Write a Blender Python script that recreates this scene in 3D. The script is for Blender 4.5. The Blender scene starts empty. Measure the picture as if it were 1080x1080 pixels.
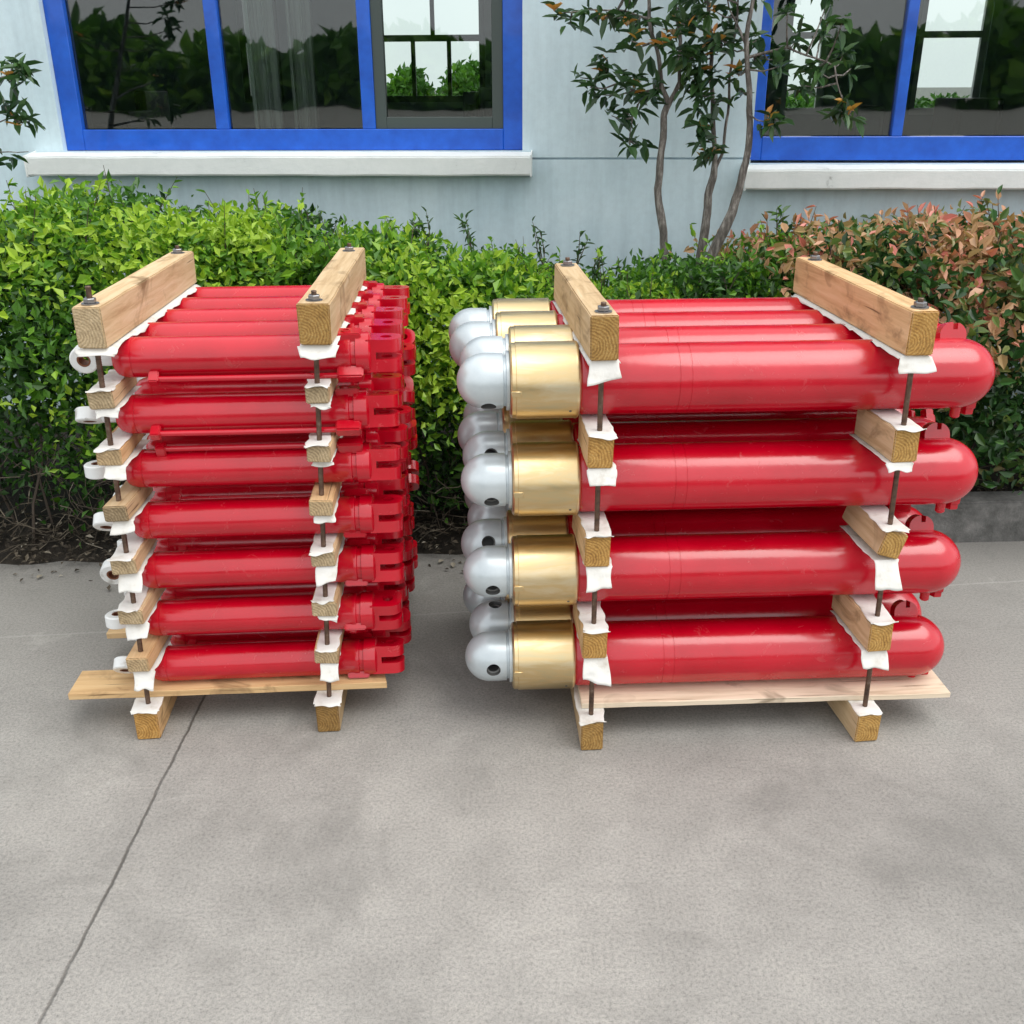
import bpy, bmesh, math, random
from mathutils import Vector, Matrix, noise
R_ = random.Random(7)
sc = bpy.context.scene
col = sc.collection
PI = math.pi

# ------------------------------------------------------------------ camera
F_PX, PITCH, ROLL, CAM_Z = 1057.1, .403, -.0047, 1.6
cd = bpy.data.cameras.new('camera'); cam = bpy.data.objects.new('camera', cd); col.objects.link(cam)
cd.sensor_width = 36; cd.lens = F_PX / 1080 * 36; cd.clip_end = 2000; cd.clip_start = .05
cam.matrix_world = Matrix.Translation((0, 0, CAM_Z)) @ Matrix.Rotation(PI/2 - PITCH, 4, 'X') @ Matrix.Rotation(ROLL, 4, 'Z')
sc.camera = cam

def at(x, y, Y):
    """point seen at photo position x, y whose depth coordinate is Y"""
    X, V = x - 540, y - 540
    X, V = X*math.cos(ROLL) + V*math.sin(ROLL), -X*math.sin(ROLL) + V*math.cos(ROLL)
    c, s, u = math.cos(PITCH), math.sin(PITCH), -V
    r = Vector((X, F_PX*c + u*s, -F_PX*s + u*c)); t = Y / r.y
    return Vector((r.x*t, Y, r.z*t + CAM_Z))

# ------------------------------------------------------------------ materials
def mat(name, base=(.5, .5, .5), rough=.5, metal=0., **kw):
    m = bpy.data.materials.new(name); m.use_nodes = True
    nt = m.node_tree; b = nt.nodes['Principled BSDF']
    b.inputs['Base Color'].default_value = (*base, 1)
    b.inputs['Roughness'].default_value = rough; b.inputs['Metallic'].default_value = metal
    for k, v in kw.items(): b.inputs[k.replace('_', ' ')].default_value = v
    return m, nt, b
def N(nt, t, **kw):
    n = nt.nodes.new(t)
    for k, v in kw.items(): setattr(n, k, v)
    return n
def ramp(nt, stops, fac=None, interp='LINEAR'):
    r = N(nt, 'ShaderNodeValToRGB'); r.color_ramp.interpolation = interp
    e = r.color_ramp.elements
    while len(e) < len(stops): e.new(.5)
    for i, (p, c) in enumerate(stops):
        e[i].position = p; e[i].color = (*c, 1) if len(c) == 3 else c
    if fac is not None: nt.links.new(fac, r.inputs[0])
    return r
def tex(nt, scale, detail=4, rough=.6, vec=None, dist=0.):
    n = N(nt, 'ShaderNodeTexNoise'); n.inputs['Scale'].default_value = scale
    n.inputs['Detail'].default_value = detail; n.inputs['Roughness'].default_value = rough
    n.inputs['Distortion'].default_value = dist
    if vec is not None: nt.links.new(vec, n.inputs['Vector'])
    return n
def coords(nt, kind='Object', scale=None):
    c = N(nt, 'ShaderNodeTexCoord').outputs[kind]
    if scale:
        mp = N(nt, 'ShaderNodeMapping'); mp.inputs['Scale'].default_value = scale
        nt.links.new(c, mp.inputs['Vector']); return mp.outputs['Vector']
    return c
def rnd_vec(nt, kind='Object', scale=(1, 1, 1)):
    """object coordinates shifted by the object's random number"""
    c = coords(nt, kind, scale); oi = N(nt, 'ShaderNodeObjectInfo'); ml = N(nt, 'ShaderNodeMath', operation='MULTIPLY')
    ml.inputs[1].default_value = 37.; nt.links.new(oi.outputs['Random'], ml.inputs[0])
    ad = N(nt, 'ShaderNodeVectorMath', operation='ADD'); nt.links.new(c, ad.inputs[0]); nt.links.new(ml.outputs[0], ad.inputs[1])
    return ad.outputs[0], oi.outputs['Random']
def mix(nt, fac, a, b, mode='MIX'):
    m = N(nt, 'ShaderNodeMix', data_type='RGBA', blend_type=mode)
    for v, i in ((fac, 0), (a, 6), (b, 7)):
        if isinstance(v, (int, float)): m.inputs[i].default_value = v
        elif isinstance(v, tuple): m.inputs[i].default_value = (*v, 1)
        else: nt.links.new(v, m.inputs[i])
    return m.outputs[2]
def bump(nt, b, h, strength=.3, dist=.002):
    n = N(nt, 'ShaderNodeBump'); n.inputs['Strength'].default_value = strength; n.inputs['Distance'].default_value = dist
    nt.links.new(h, n.inputs['Height']); nt.links.new(n.outputs[0], b.inputs['Normal']); return n

M = {}
# glossy red enamel
m, nt, b = mat('red_enamel', (.62, .002, .012), .5, Coat_Weight=1., Coat_Roughness=.2, Coat_IOR=1.72, Specular_IOR_Level=0.)
v, rnd = rnd_vec(nt)
n1 = tex(nt, 7, 5, .6, v); n2 = tex(nt, 90, 3, .6, v)
c = ramp(nt, [(.25, (.43, .0001, .010)), (.55, (.52, .0002, .014)), (.85, (.58, .0004, .018))], n1.outputs[0])
nt.links.new(c.outputs[0], b.inputs['Base Color'])
rr = ramp(nt, [(.3, (.15,)*3), (.75, (.26,)*3)], n1.outputs[0])
n3 = tex(nt, 22, 6, .75, v, .8); sf = ramp(nt, [(.60, (0,)*3), (.70, (1,)*3)], n3.outputs[0])      # scuffs and settled dust
nt.links.new(mix(nt, sf.outputs[0], rr.outputs[0], (.42, .42, .42)), b.inputs['Coat Roughness'])
nt.links.new(mix(nt, mix(nt, 1., sf.outputs[0], (.10, .10, .10), 'MULTIPLY'), c.outputs[0], (.42, .22, .18)), b.inputs['Base Color'])
n4 = tex(nt, 30, 2, .5, v); bm_ = bump(nt, b, n2.outputs[0], .12, .0012); b4 = bump(nt, b, n4.outputs[0], .10, .003)
nt.links.new(bm_.outputs[0], b4.inputs['Normal']); nt.links.new(b4.outputs[0], b.inputs['Coat Normal'])
M['red'] = m
# yellow zinc plating
m, nt, b = mat('yellow_zinc', (.8, .6, .3), .3, 1.)
v, rnd = rnd_vec(nt, scale=(3, 14, 14)); n1 = tex(nt, 2.2, 4, .6, v, .6)
c = ramp(nt, [(.3, (.66, .56, .34)), (.5, (.76, .57, .30)), (.68, (.82, .69, .46)), (.8, (.64, .62, .44))], n1.outputs[0])
nt.links.new(c.outputs[0], b.inputs['Base Color'])
v2 = coords(nt, scale=(60, 4, 4)); n2 = tex(nt, 6, 3, .6, v2); bump(nt, b, n2.outputs[0], .08, .001)
rr = ramp(nt, [(.3, (.28,)*3), (.8, (.45,)*3)], n1.outputs[0]); nt.links.new(rr.outputs[0], b.inputs['Roughness'])
M['gold'] = m
# silver white paint on the ball ends
m, nt, b = mat('silver_paint', (.72, .75, .77), .34, .35, Coat_Weight=.3, Coat_Roughness=.2)
v, rnd = rnd_vec(nt); n1 = tex(nt, 9, 5, .6, v)
c = ramp(nt, [(.3, (.46, .52, .55)), (.7, (.62, .68, .71))], n1.outputs[0]); nt.links.new(c.outputs[0], b.inputs['Base Color'])
n2 = tex(nt, 120, 3, .6, v); bump(nt, b, n2.outputs[0], .15, .001)
M['silver'] = m
m, nt, b = mat('white_lug_paint', (.74, .76, .76), .45, .1)
v, rnd = rnd_vec(nt); n1 = tex(nt, 25, 5, .6, v)
c = ramp(nt, [(.3, (.42, .41, .38)), (.42, (.72, .74, .74)), (.8, (.82, .84, .84))], n1.outputs[0]); nt.links.new(c.outputs[0], b.inputs['Base Color'])
M['lug'] = m
m, nt, b = mat('dark_bore', (.16, .16, .155), .5, .5); M['bore'] = m
m, nt, b = mat('bronze_bush', (.22, .09, .05), .5, .6); M['bush'] = m
# rods, nuts
m, nt, b = mat('rusty_steel', (.12, .08, .06), .5, .7)
v = coords(nt); n1 = tex(nt, 60, 4, .7, v)
c = ramp(nt, [(.3, (.07, .05, .04)), (.55, (.16, .10, .07)), (.8, (.28, .22, .18))], n1.outputs[0]); nt.links.new(c.outputs[0], b.inputs['Base Color'])
M['steel'] = m
m, nt, b = mat('grey_steel', (.28, .28, .29), .38, .9); M['nut'] = m

def wood(name, light, mid, dark, knots=True):
    m, nt, b = mat(name, mid, .72)
    v, rnd = rnd_vec(nt, scale=(18, 1.2, 18)); n1 = tex(nt, 3.2, 6, .65, v, .4)
    c = ramp(nt, [(.25, dark), (.5, mid), (.75, light)], n1.outputs[0])
    v2, r2 = rnd_vec(nt, scale=(3, 2.2, 3)); n2 = tex(nt, 2.6, 4, .6, v2, 1.2)
    st = ramp(nt, [(.56, (0, 0, 0)), (.72, (1, 1, 1))], n2.outputs[0])
    cc = mix(nt, st.outputs[0], c.outputs[0], tuple(x*.62 for x in dark))
    v3, r3 = rnd_vec(nt, scale=(60, 1.6, 60)); n3 = tex(nt, 2., 3, .5, v3, .2); ck = ramp(nt, [(.27, (.30, .26, .22)), (.33, (1, 1, 1))], n3.outputs[0])
    cc = mix(nt, 1., cc, ck.outputs[0], 'MULTIPLY')
    tint = ramp(nt, [(0, (.78, .76, .72)), (.5, (1, 1, 1)), (1, (1.0, .86, .70))], rnd)
    cc = mix(nt, 1., cc, tint.outputs[0], 'MULTIPLY')
    nt.links.new(cc, b.inputs['Base Color']); bump(nt, b, n1.outputs[0], .5, .002)
    return m
def endgrain(name, a, c_, d):
    m, nt, b = mat(name, a, .8)
    v, rnd = rnd_vec(nt); w = N(nt, 'ShaderNodeTexWave', wave_type='RINGS', rings_direction='Y')
    w.inputs['Scale'].default_value = 45; w.inputs['Distortion'].default_value = 5; w.inputs['Detail'].default_value = 3
    mp = N(nt, 'ShaderNodeMapping'); nt.links.new(coords(nt), mp.inputs[0]); mp.inputs['Location'].default_value = (.03, 0, .02)
    nt.links.new(mp.outputs[0], w.inputs['Vector'])
    n1 = tex(nt, 45, 5, .7, v); n2 = tex(nt, 220, 3, .7, v)
    f = mix(nt, .72, w.outputs[0], n1.outputs[0])
    c = ramp(nt, [(.2, d), (.5, a), (.8, c_)], f)
    c2 = ramp(nt, [(.35, (.5, .5, .5)), (.6, (1, 1, 1))], n2.outputs[0])
    tint = ramp(nt, [(0, (.55, .53, .50)), (.35, (1, 1, 1)), (1, (1, .93, .85))], rnd)
    cc = mix(nt, .7, c.outputs[0], c2.outputs[0], 'MULTIPLY'); cc = mix(nt, 1., cc, tint.outputs[0], 'MULTIPLY')
    nt.links.new(cc, b.inputs['Base Color']); bump(nt, b, n1.outputs[0], .8, .003)
    return m
M['wood'] = wood('pine_timber', (.74, .58, .38), (.62, .45, .26), (.42, .27, .13))
M['woodend'] = endgrain('pine_end_grain', (.50, .28, .07), (.64, .42, .15), (.24, .12, .03))
M['woodend_pale'] = endgrain('pale_end_grain', (.50, .38, .22), (.66, .52, .34), (.26, .18, .10))
M['plank'] = wood('pine_plank', (.72, .56, .34), (.64, .46, .25), (.46, .30, .15))
M['palewood'] = wood('pale_plank', (.80, .74, .64), (.72, .65, .54), (.50, .42, .32))
# paper
m, nt, b = mat('white_paper', (.70, .69, .66), .85)
v, rnd = rnd_vec(nt); n1 = tex(nt, 22, 4, .6, v)
c = ramp(nt, [(.25, (.50, .46, .40)), (.45, (.68, .67, .63)), (.8, (.76, .76, .74))], n1.outputs[0]); nt.links.new(c.outputs[0], b.inputs['Base Color'])
n1b = tex(nt, 55, 3, .5, v, 1.5); bump(nt, b, n1b.outputs[0], .35, .003)
M['paper'] = m

# ------------------------------------------------------------------ mesh helpers
def link(name, me, parent=None, mats=()):
    o = bpy.data.objects.new(name, me); col.objects.link(o)
    if parent: o.parent = parent
    for q in mats: me.materials.append(M[q] if isinstance(q, str) else q)
    return o
def finish(bm, name, parent=None, mats=(), smooth=40, bevel=0):
    if bevel:
        bmesh.ops.bevel(bm, geom=bm.edges[:], offset=bevel, segments=1, affect='EDGES', profile=.5)
    bmesh.ops.recalc_face_normals(bm, faces=bm.faces)
    if smooth:
        for f in bm.faces: f.smooth = True
        for e in bm.edges:
            if len(e.link_faces) == 2 and e.calc_face_angle(0) > math.radians(smooth): e.smooth = False
    me = bpy.data.meshes.new(name); bm.to_mesh(me); bm.free()
    return link(name, me, parent, mats)
def tag(o, label=None, cat=None, group=None, kind=None):
    for k, v_ in (('label', label), ('category', cat), ('group', group), ('kind', kind)):
        if v_: o[k] = v_
    return o
def empty(name, loc=(0, 0, 0), rot=(0, 0, 0), label=None, cat=None, group=None):
    o = bpy.data.objects.new(name, None); col.objects.link(o); o.location = loc; o.rotation_euler = rot
    o.empty_display_size = .05
    return tag(o, label, cat, group)
def lathe(bm, prof, seg=48, axis='X', mtx=None):
    rings = []; new = []
    for (x, r) in prof:
        if r < 1e-6:
            v_ = bm.verts.new((x, 0, 0)); rings.append([v_]); new.append(v_)
        else:
            rg = [bm.verts.new((x, r*math.sin(2*PI*i/seg), r*math.cos(2*PI*i/seg))) for i in range(seg)]; rings.append(rg); new += rg
    for a, b_ in zip(rings, rings[1:]):
        for i in range(seg):
            j = (i+1) % seg
            if len(a) == 1 and len(b_) == 1: continue
            if len(a) == 1: bm.faces.new((a[0], b_[i], b_[j]))
            elif len(b_) == 1: bm.faces.new((a[i], a[j], b_[0]))
            else: bm.faces.new((a[i], a[j], b_[j], b_[i]))
    R = Matrix() if axis == 'X' else (Matrix.Rotation(PI/2, 4, 'Z') if axis == 'Y' else Matrix.Rotation(-PI/2, 4, 'Y'))
    if mtx is not None: R = mtx @ R
    bmesh.ops.transform(bm, matrix=R, verts=new)
    return new
def box(bm, x0, x1, y0, y1, z0, z1, mtx=None):
    vs = [bm.verts.new(p) for p in ((x0,y0,z0),(x1,y0,z0),(x1,y1,z0),(x0,y1,z0),(x0,y0,z1),(x1,y0,z1),(x1,y1,z1),(x0,y1,z1))]
    fs = [bm.faces.new([vs[i] for i in q]) for q in ((0,3,2,1),(4,5,6,7),(0,1,5,4),(1,2,6,5),(2,3,7,6),(3,0,4,7))]
    if mtx is not None: bmesh.ops.transform(bm, matrix=mtx, verts=vs)
    return vs, fs
def plate(bm, cx, hole, hw, tip, back, y0, y1, n=40):
    """fork plate in the XZ plane, rounded at +x, with a pin hole"""
    rings = {}
    for side, yy in ((0, y0), (1, y1)):
        out, inn = [], []
        for i in range(n):
            a = 2*PI*i/n; ca, sa = math.cos(a), math.sin(a)
            if ca > 0:
                k = 2.6; d = (abs(ca/(tip-cx))**k + abs(sa/hw)**k)**(-1/k)
            else:
                d = min((cx-back)/max(abs(ca), 1e-6), hw/max(abs(sa), 1e-6))
            out.append(bm.verts.new((cx+d*ca, yy, d*sa))); inn.append(bm.verts.new((cx+hole*ca, yy, hole*sa)))
        rings[side] = (out, inn)
    for i in range(n):
        j = (i+1) % n
        for side in (0, 1):
            o_, i_ = rings[side]; f = (o_[i], o_[j], i_[j], i_[i]); bm.faces.new(f if side == 0 else f[::-1])
        for k in (0, 1):
            a, c2 = rings[0][k], rings[1][k]; bm.faces.new((a[i], a[j], c2[j], c2[i]))
def tube(bm, pts, radii, seg=8, cap=True):
    rings = []; prev = None
    for i, p in enumerate(pts):
        p = Vector(p); t = (Vector(pts[min(i+1, len(pts)-1)]) - Vector(pts[max(i-1, 0)])).normalized()
        if prev is None: u = t.orthogonal().normalized()
        else: u = (prev - t*prev.dot(t)).normalized()
        prev = u; w = t.cross(u); r = radii[i] if hasattr(radii, '__len__') else radii
        rings.append([bm.verts.new(p + (u*math.cos(2*PI*k/seg) + w*math.sin(2*PI*k/seg))*r) for k in range(seg)])
    for a, b_ in zip(rings, rings[1:]):
        for k in range(seg): bm.faces.new((a[k], a[(k+1) % seg], b_[(k+1) % seg], b_[k]))
    if cap: bm.faces.new(rings[0][::-1]); bm.faces.new(rings[-1])
def copy_tree(o, parent=None):
    c = o.copy(); col.objects.link(c)
    if parent: c.parent = parent
    for ch in [x for x in col.objects if x.parent == o]: copy_tree(ch, c)
    return c
ORD = ['top', 'second', 'third', 'fourth', 'fifth', 'sixth', 'bottom']
def rowname(i, n):      # i counted from the bottom
    k = n-1-i
    return 'top' if k == 0 else 'bottom' if i == 0 else ORD[k] + ' from top'
COLN = ['front', 'second-from-front', 'third-from-front', 'fourth-from-front', 'rearmost']

# ------------------------------------------------------------------ pile frames
class Pile:
    def __init__(s, O, th): s.O = Vector((*O, 0)); s.th = th
    def P(s, a, off, z): return s.O + Vector((math.cos(s.th)*a - math.sin(s.th)*off, math.sin(s.th)*a + math.cos(s.th)*off, z))
LP, RP = Pile((-.9746, 2.2178), .0613), Pile((.2052, 2.1611), .0435)
LROW = [.160 + .1410*i for i in range(7)]; LR = .0480; LSTEP = .160; LOFF = .122
RROW = [.192 + .2530*i for i in range(4)]; RR = .0845; RSTEP = .1735; ROFF = .170
def llean(z): return .036*z/1.15

# ------------------------------------------------------------------ slim cylinder of the left stack
def make_slim():
    r = empty('hydraulic_cylinder')
    bm = bmesh.new(); R = LR
    lathe(bm, [(.002, 0), (.002, .026), (.004, .032), (.012, .0415), (.022, .0455), (.034, R), (.050, R), (.0508, R-.0012), (.0524, R-.0012), (.0532, R),
               (.548, R), (.550, R+.0012), (.562, R+.0012), (.564, R-.003), (.573, R-.003), (.575, R+.003), (.606, R+.003), (.610, R-.002), (.612, .030), (.612, 0)], 56)
    finish(bm, 'barrel', r, ['red'], 35)
    # eye end: short neck and ring
    bm = bmesh.new()
    lathe(bm, [(-.034, 0), (-.034, .019), (.004, .019), (.004, 0)], 24)
    T = Matrix.Translation((-.066, 0, 0))
    lathe(bm, [(-.0165, .0165), (-.0165, .030), (-.0135, .0335), (.0135, .0335), (.0165, .030), (.0165, .0165), (.013, .0155), (-.013, .0155), (-.0165, .0165)], 36, 'Y', T)
    eye = finish(bm, 'eye_lug', r, ['lug'], 40)
    bm = bmesh.new(); lathe(bm, [(-.0155, .0158), (-.0155, .0120), (.0155, .0120), (.0155, .0158)], 28, 'Y', T)
    finish(bm, 'bushing', eye, ['bush'], 40)
    # fork end
    bm = bmesh.new(); plate(bm, .646, .014, .037, .683, .610, -.039, -.009); plate(bm, .646, .014, .037, .683, .610, .009, .039)
    vs, fs = box(bm, .600, .6225, -.0395, .0395, -.0365, .0365)
    bmesh.ops.bevel(bm, geom=[e for e in bm.edges if len(e.link_faces) == 2 and e.calc_face_angle(0) > 1.2 and (e.verts[0].co.x > .63 or e.verts[1].co.x > .63) and math.hypot(e.verts[0].co.x-.646, e.verts[0].co.z) > .026], offset=.012, segments=3, affect='EDGES')
    finish(bm, 'fork_end', r, ['red'], 50)
    # port block with a round mouth, boss and feed pipe
    bm = bmesh.new(); box(bm, .530, .588, -.027, .027, R-.014, R+.0075)
    bmesh.ops.bevel(bm, geom=bm.edges[:], offset=.003, segments=2, affect='EDGES')
    lathe(bm, [(0, .0115), (.0125, .0115), (.0125, .0080), (.004, .0080), (.004, 0)], 18, 'Z', Matrix.Translation((.552, -.004, R-.002)))
    pb = finish(bm, 'port_block', r, ['red'], 40)
    A = Matrix.Rotation(2.28, 4, 'X')   # from the port towards the camera and down
    bm = bmesh.new(); box(bm, .088, .112, -.012, .012, R-.006, R+.026, A)
    bmesh.ops.bevel(bm, geom=bm.edges[:], offset=.0025, segments=2, affect='EDGES')
    finish(bm, 'pipe_boss', r, ['red'], 40)
    bm = bmesh.new(); box(bm, .530, .592, -.015, .015, R-.006, R+.026, A)
    bmesh.ops.bevel(bm, geom=bm.edges[:], offset=.004, segments=2, affect='EDGES')
    finish(bm, 'pipe_boss', r, ['red'], 40)
    q = A @ Vector((0, 0, R+.014)); bm = bmesh.new()
    tube(bm, [(.110, q.y, q.z), (.3, q.y, q.z-.0005), (.531, q.y, q.z)], .0072, 14)
    finish(bm, 'feed_pipe', r, ['red'], 40)
    return r
slim = make_slim()
eye_roll = [[.75, .2, 1.2, .4, 0], [1.5, .5, .1, 1.2, .3], [.25, 1.3, .5, .2, 0], [.85, .1, .9, .3, .2], [1.52, .4, .2, .9, .6], [1.1, .7, 0, .4, .3], [.12, .6, 1.1, .2, .4]]
for i, z in enumerate(LROW):
    for j in range(5):
        o = slim if (i == 0 and j == 0) else copy_tree(slim)
        ds = R_.uniform(-.006, .006) if j == 0 else R_.uniform(-.012, .012) + .004*j
        o.location = LP.P(llean(z) + ds, LOFF + LSTEP*j, z)
        if i == 6: roll = R_.uniform(-.08, .08)
        elif i == 5 and j == 0: roll = -.12
        else: roll = R_.choice([2.2, 2.5, 3.0, 3.3, -1.9, 1.9]) if j == 0 else R_.uniform(-3, 3)
        if i in (0, 1, 2) and j == 0: roll = [PI/2+1.2, PI/2+.9, PI-.3][i]
        o.rotation_euler = (roll, 0, LP.th)
        for ch in [x for x in col.objects if x.parent == o]:
            if ch.name.startswith('eye_lug'): ch.rotation_euler = (-roll + eye_roll[i][j], 0, 0)
            if ch.name.startswith('fork_end'): ch.rotation_euler = (-roll + PI/2 + (R_.uniform(-.2, .2) if R_.random() < .6 else R_.uniform(-.9, .9)) if i < 6 else -roll + PI/2 + R_.uniform(-.06, .06), 0, 0)
        tag(o, f'slim red cylinder, {rowname(i, 7)} row, {COLN[j]} column of left stack', 'hydraulic cylinder', 'slim red cylinders in the left stack')

# ------------------------------------------------------------------ thick cylinder of the right stack
def bool_cut(o, cutter):
    md = o.modifiers.new('cut', 'BOOLEAN'); md.object = cutter; md.solver = 'EXACT'
    dg = bpy.context.evaluated_depsgraph_get(); me = bpy.data.meshes.new_from_object(o.evaluated_get(dg))
    o.modifiers.clear(); old = o.data; o.data = me; me.name = old.name
    bpy.data.objects.remove(cutter)
def make_thick():
    r = empty('hydraulic_cylinder'); R = RR
    bm = bmesh.new()
    dome = [(.885 + .088*math.sin(a), R*math.cos(a)) for a in [PI/2*k/14 for k in range(15)]]
    dome[-1] = (dome[-1][0], 0)
    lathe(bm, [(-.045, 0), (-.045, R-.012), (-.036, R-.003), (-.028, R), (.193, R), (.1935, R-.001), (.195, R-.001), (.1955, R), (.221, R), (.2215, R-.0008), (.223, R-.0008), (.2235, R),
               (.868, R)] + dome, 72)
    finish(bm, 'barrel', r, ['red'], 35)
    bm = bmesh.new(); G = .0915
    lathe(bm, [(-.200, .060), (-.200, G-.007), (-.196, G-.002), (-.187, G-.002), (-.186, G), (-.048, G), (-.044, G+.0012), (-.040, G), (-.037, G-.004), (-.037, .070)], 72)
    g = finish(bm, 'plated_collar', r, ['gold'], 35)
    for sx, an in ((-.060, .62), (-.060, .62+PI)):
        bm = bmesh.new(); A = Matrix.Rotation(PI/2 + an, 4, 'X')
        lathe(bm, [(G-.004, 0), (G-.004, .0032), (G+.0008, .0032), (G+.0008, 0)], 12, 'Z', A @ Matrix.Translation((sx, 0, 0)))
        finish(bm, 'set_screw', g, ['bore'], 40)
    for an in (.05, .05+PI):
        bm = bmesh.new(); A = Matrix.Rotation(PI/2 + an, 4, 'X')
        box(bm, -.1985, -.175, -.007, .007, G-.006, G+.0012, A); bmesh.ops.bevel(bm, geom=bm.edges[:], offset=.0008, segments=1, affect='EDGES')
        finish(bm, 'key', g, ['gold'], 40)
    # ball end with a cross hole
    bm = bmesh.new(); rb, cx = .0665, -.259
    pr = [(cx + rb*math.cos(PI - a), rb*math.sin(a)) for a in [PI*.5*k/20 for k in range(21)]]; pr[0] = (cx-rb, 0)
    pr += [(-.235, .0665), (-.216, .0655), (-.2145, .061), (-.209, .061), (-.208, .071), (-.201, .071), (-.201, 0)]
    lathe(bm, pr, 64)
    ball = finish(bm, 'ball_end', r, ['silver', 'bore'], 35)
    bm = bmesh.new(); lathe(bm, [(-.02, 0), (-.02, .0150), (.050, .0150), (.052, .0185), (.12, .0185), (.12, 0)], 32, 'Z', Matrix.Rotation(PI/2, 4, 'X') @ Matrix.Translation((cx+.008, 0, 0)))
    cut = finish(bm, 'cutter', None, ['bore'], 0); bool_cut(ball, cut)
    # ports near the dome
    A = Matrix.Rotation(PI, 4, 'X')
    bm = bmesh.new()
    lathe(bm, [(.045, 0), (.045, .022), (.084, .022), (.088, .018), (.100, .018), (.103, .015), (.103, 0)], 6, 'Z', A @ Matrix.Translation((.930, 0, 0)))
    lathe(bm, [(.070, 0), (.070, .012), (.103, .012), (.106, .009), (.106, 0)], 14, 'Z', A @ Matrix.Translation((.893, .018, 0)))
    finish(bm, 'drain_port', r, ['red'], 30)
    bm = bmesh.new(); n = 20; B = Matrix.Rotation(-.30, 4, 'X') @ Matrix.Translation((.868, 0, R-.010))
    for y0, y1 in ((-.014, .014),):
        pts = [(-.032, 0)] + [(.032*math.cos(PI - PI*k/n), .018 + .030*math.sin(PI*k/n)) for k in range(n+1)] + [(.032, 0)]
        # notch cut in the crown of the lug
        pts = [p for p in pts if not (-.002 < p[0] < .012 and p[1] > .03)]
        k = next(i for i, p in enumerate(pts) if p[0] >= .012 and p[1] > .02)
        pts[k:k] = [(-.001, .047), (-.001, .030), (.010, .030), (.011, .045)]
        a = [bm.verts.new((x, y0, z)) for x, z in pts]; c2 = [bm.verts.new((x, y1, z)) for x, z in pts]
        bm.faces.new(a); bm.faces.new(c2[::-1])
        for i in range(len(a)): j = (i+1) % len(a); bm.faces.new((a[i], a[j], c2[j], c2[i]))
    bmesh.ops.transform(bm, matrix=B, verts=bm.verts)
    finish(bm, 'lifting_lug', r, ['red'], 40)
    return r
thick = make_thick()
ball_roll = [[.75, .1, .5, .9], [1.0, -1.2, .3, .8], [1.25, .25, -.9, .4], [1.25, .75, 2.4, 1.]]
ball_roll = [[.07, -1.5, .5, .9], [.40, -.45, 1.9, .8], [.63, -.37, -.1, .4], [.93, 1.6, 2.4, 1.]]
scol = [[0, .012, -.006, .01], [0, -.006, .012, .004], [0, .004, -.01, .006], [0, .006, -.022, -.026]]
for i, z in enumerate(RROW):
    for j in range(4):
        o = thick if (i == 0 and j == 0) else copy_tree(thick)
        o.location = RP.P(scol[i][j] + (0, .001, .001, -.003)[i], ROFF + RSTEP*j, z)
        roll = R_.uniform(-.06, .06) if j == 0 else (R_.choice([0, .5, -.5, 2.6]) if i < 3 else [.0, .12, 2.9, 2.7][j])
        o.rotation_euler = (roll, 0, RP.th)
        for ch in [x for x in col.objects if x.parent == o]:
            if ch.name.startswith('ball_end'): ch.rotation_euler = (-roll + ball_roll[i][j], 0, 0)
        tag(o, f'thick red cylinder, {rowname(i, 4)} row, {(COLN[j] if j < 3 else "rearmost")} column of right stack', 'hydraulic cylinder', 'thick red cylinders in the right stack')

# ------------------------------------------------------------------ timber, paper, rods
def timber(name, P, s, z0, w, h, b0, b1, dth=0, roll=0, label='', end='woodend', side='wood', cat='timber block', group=None, ang=None):
    """beam running away from the camera; w across, h tall"""
    bm = bmesh.new(); L = b1-b0; vs, fs = box(bm, -w/2, w/2, 0, L, -h/2, h/2)
    # rough sawn: divide along the length and jitter
    ed = [e for e in bm.edges if abs((e.verts[0].co-e.verts[1].co).y) > L*.9]
    bmesh.ops.subdivide_edges(bm, edges=ed, cuts=8, use_grid_fill=True)
    for v_ in bm.verts:
        k = noise.noise_vector(v_.co*9 + Vector((s*31, z0*57, 3)))
        v_.co += Vector((k.x*.0022, 0, k.z*.0016)) + (Vector((0, k.y*.004, 0)) if v_.co.y < .001 else Vector())
    bmesh.ops.bevel(bm, geom=[e for e in bm.edges if e.calc_face_angle(0) > .9], offset=.0028, segments=2, affect='EDGES')
    for f in bm.faces:
        n_ = f.normal
        if f.normal.length == 0: f.normal_update(); n_ = f.normal
    bmesh.ops.recalc_face_normals(bm, faces=bm.faces)
    for f in bm.faces: f.material_index = 1 if abs(f.normal.y) > .8 else 0
    o = finish(bm, name, None, [side, end], 30)
    o.location = P.P(s, b0, z0 + h/2); o.rotation_euler = (0, roll, P.th + dth)
    return tag(o, label, cat, group)
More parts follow.
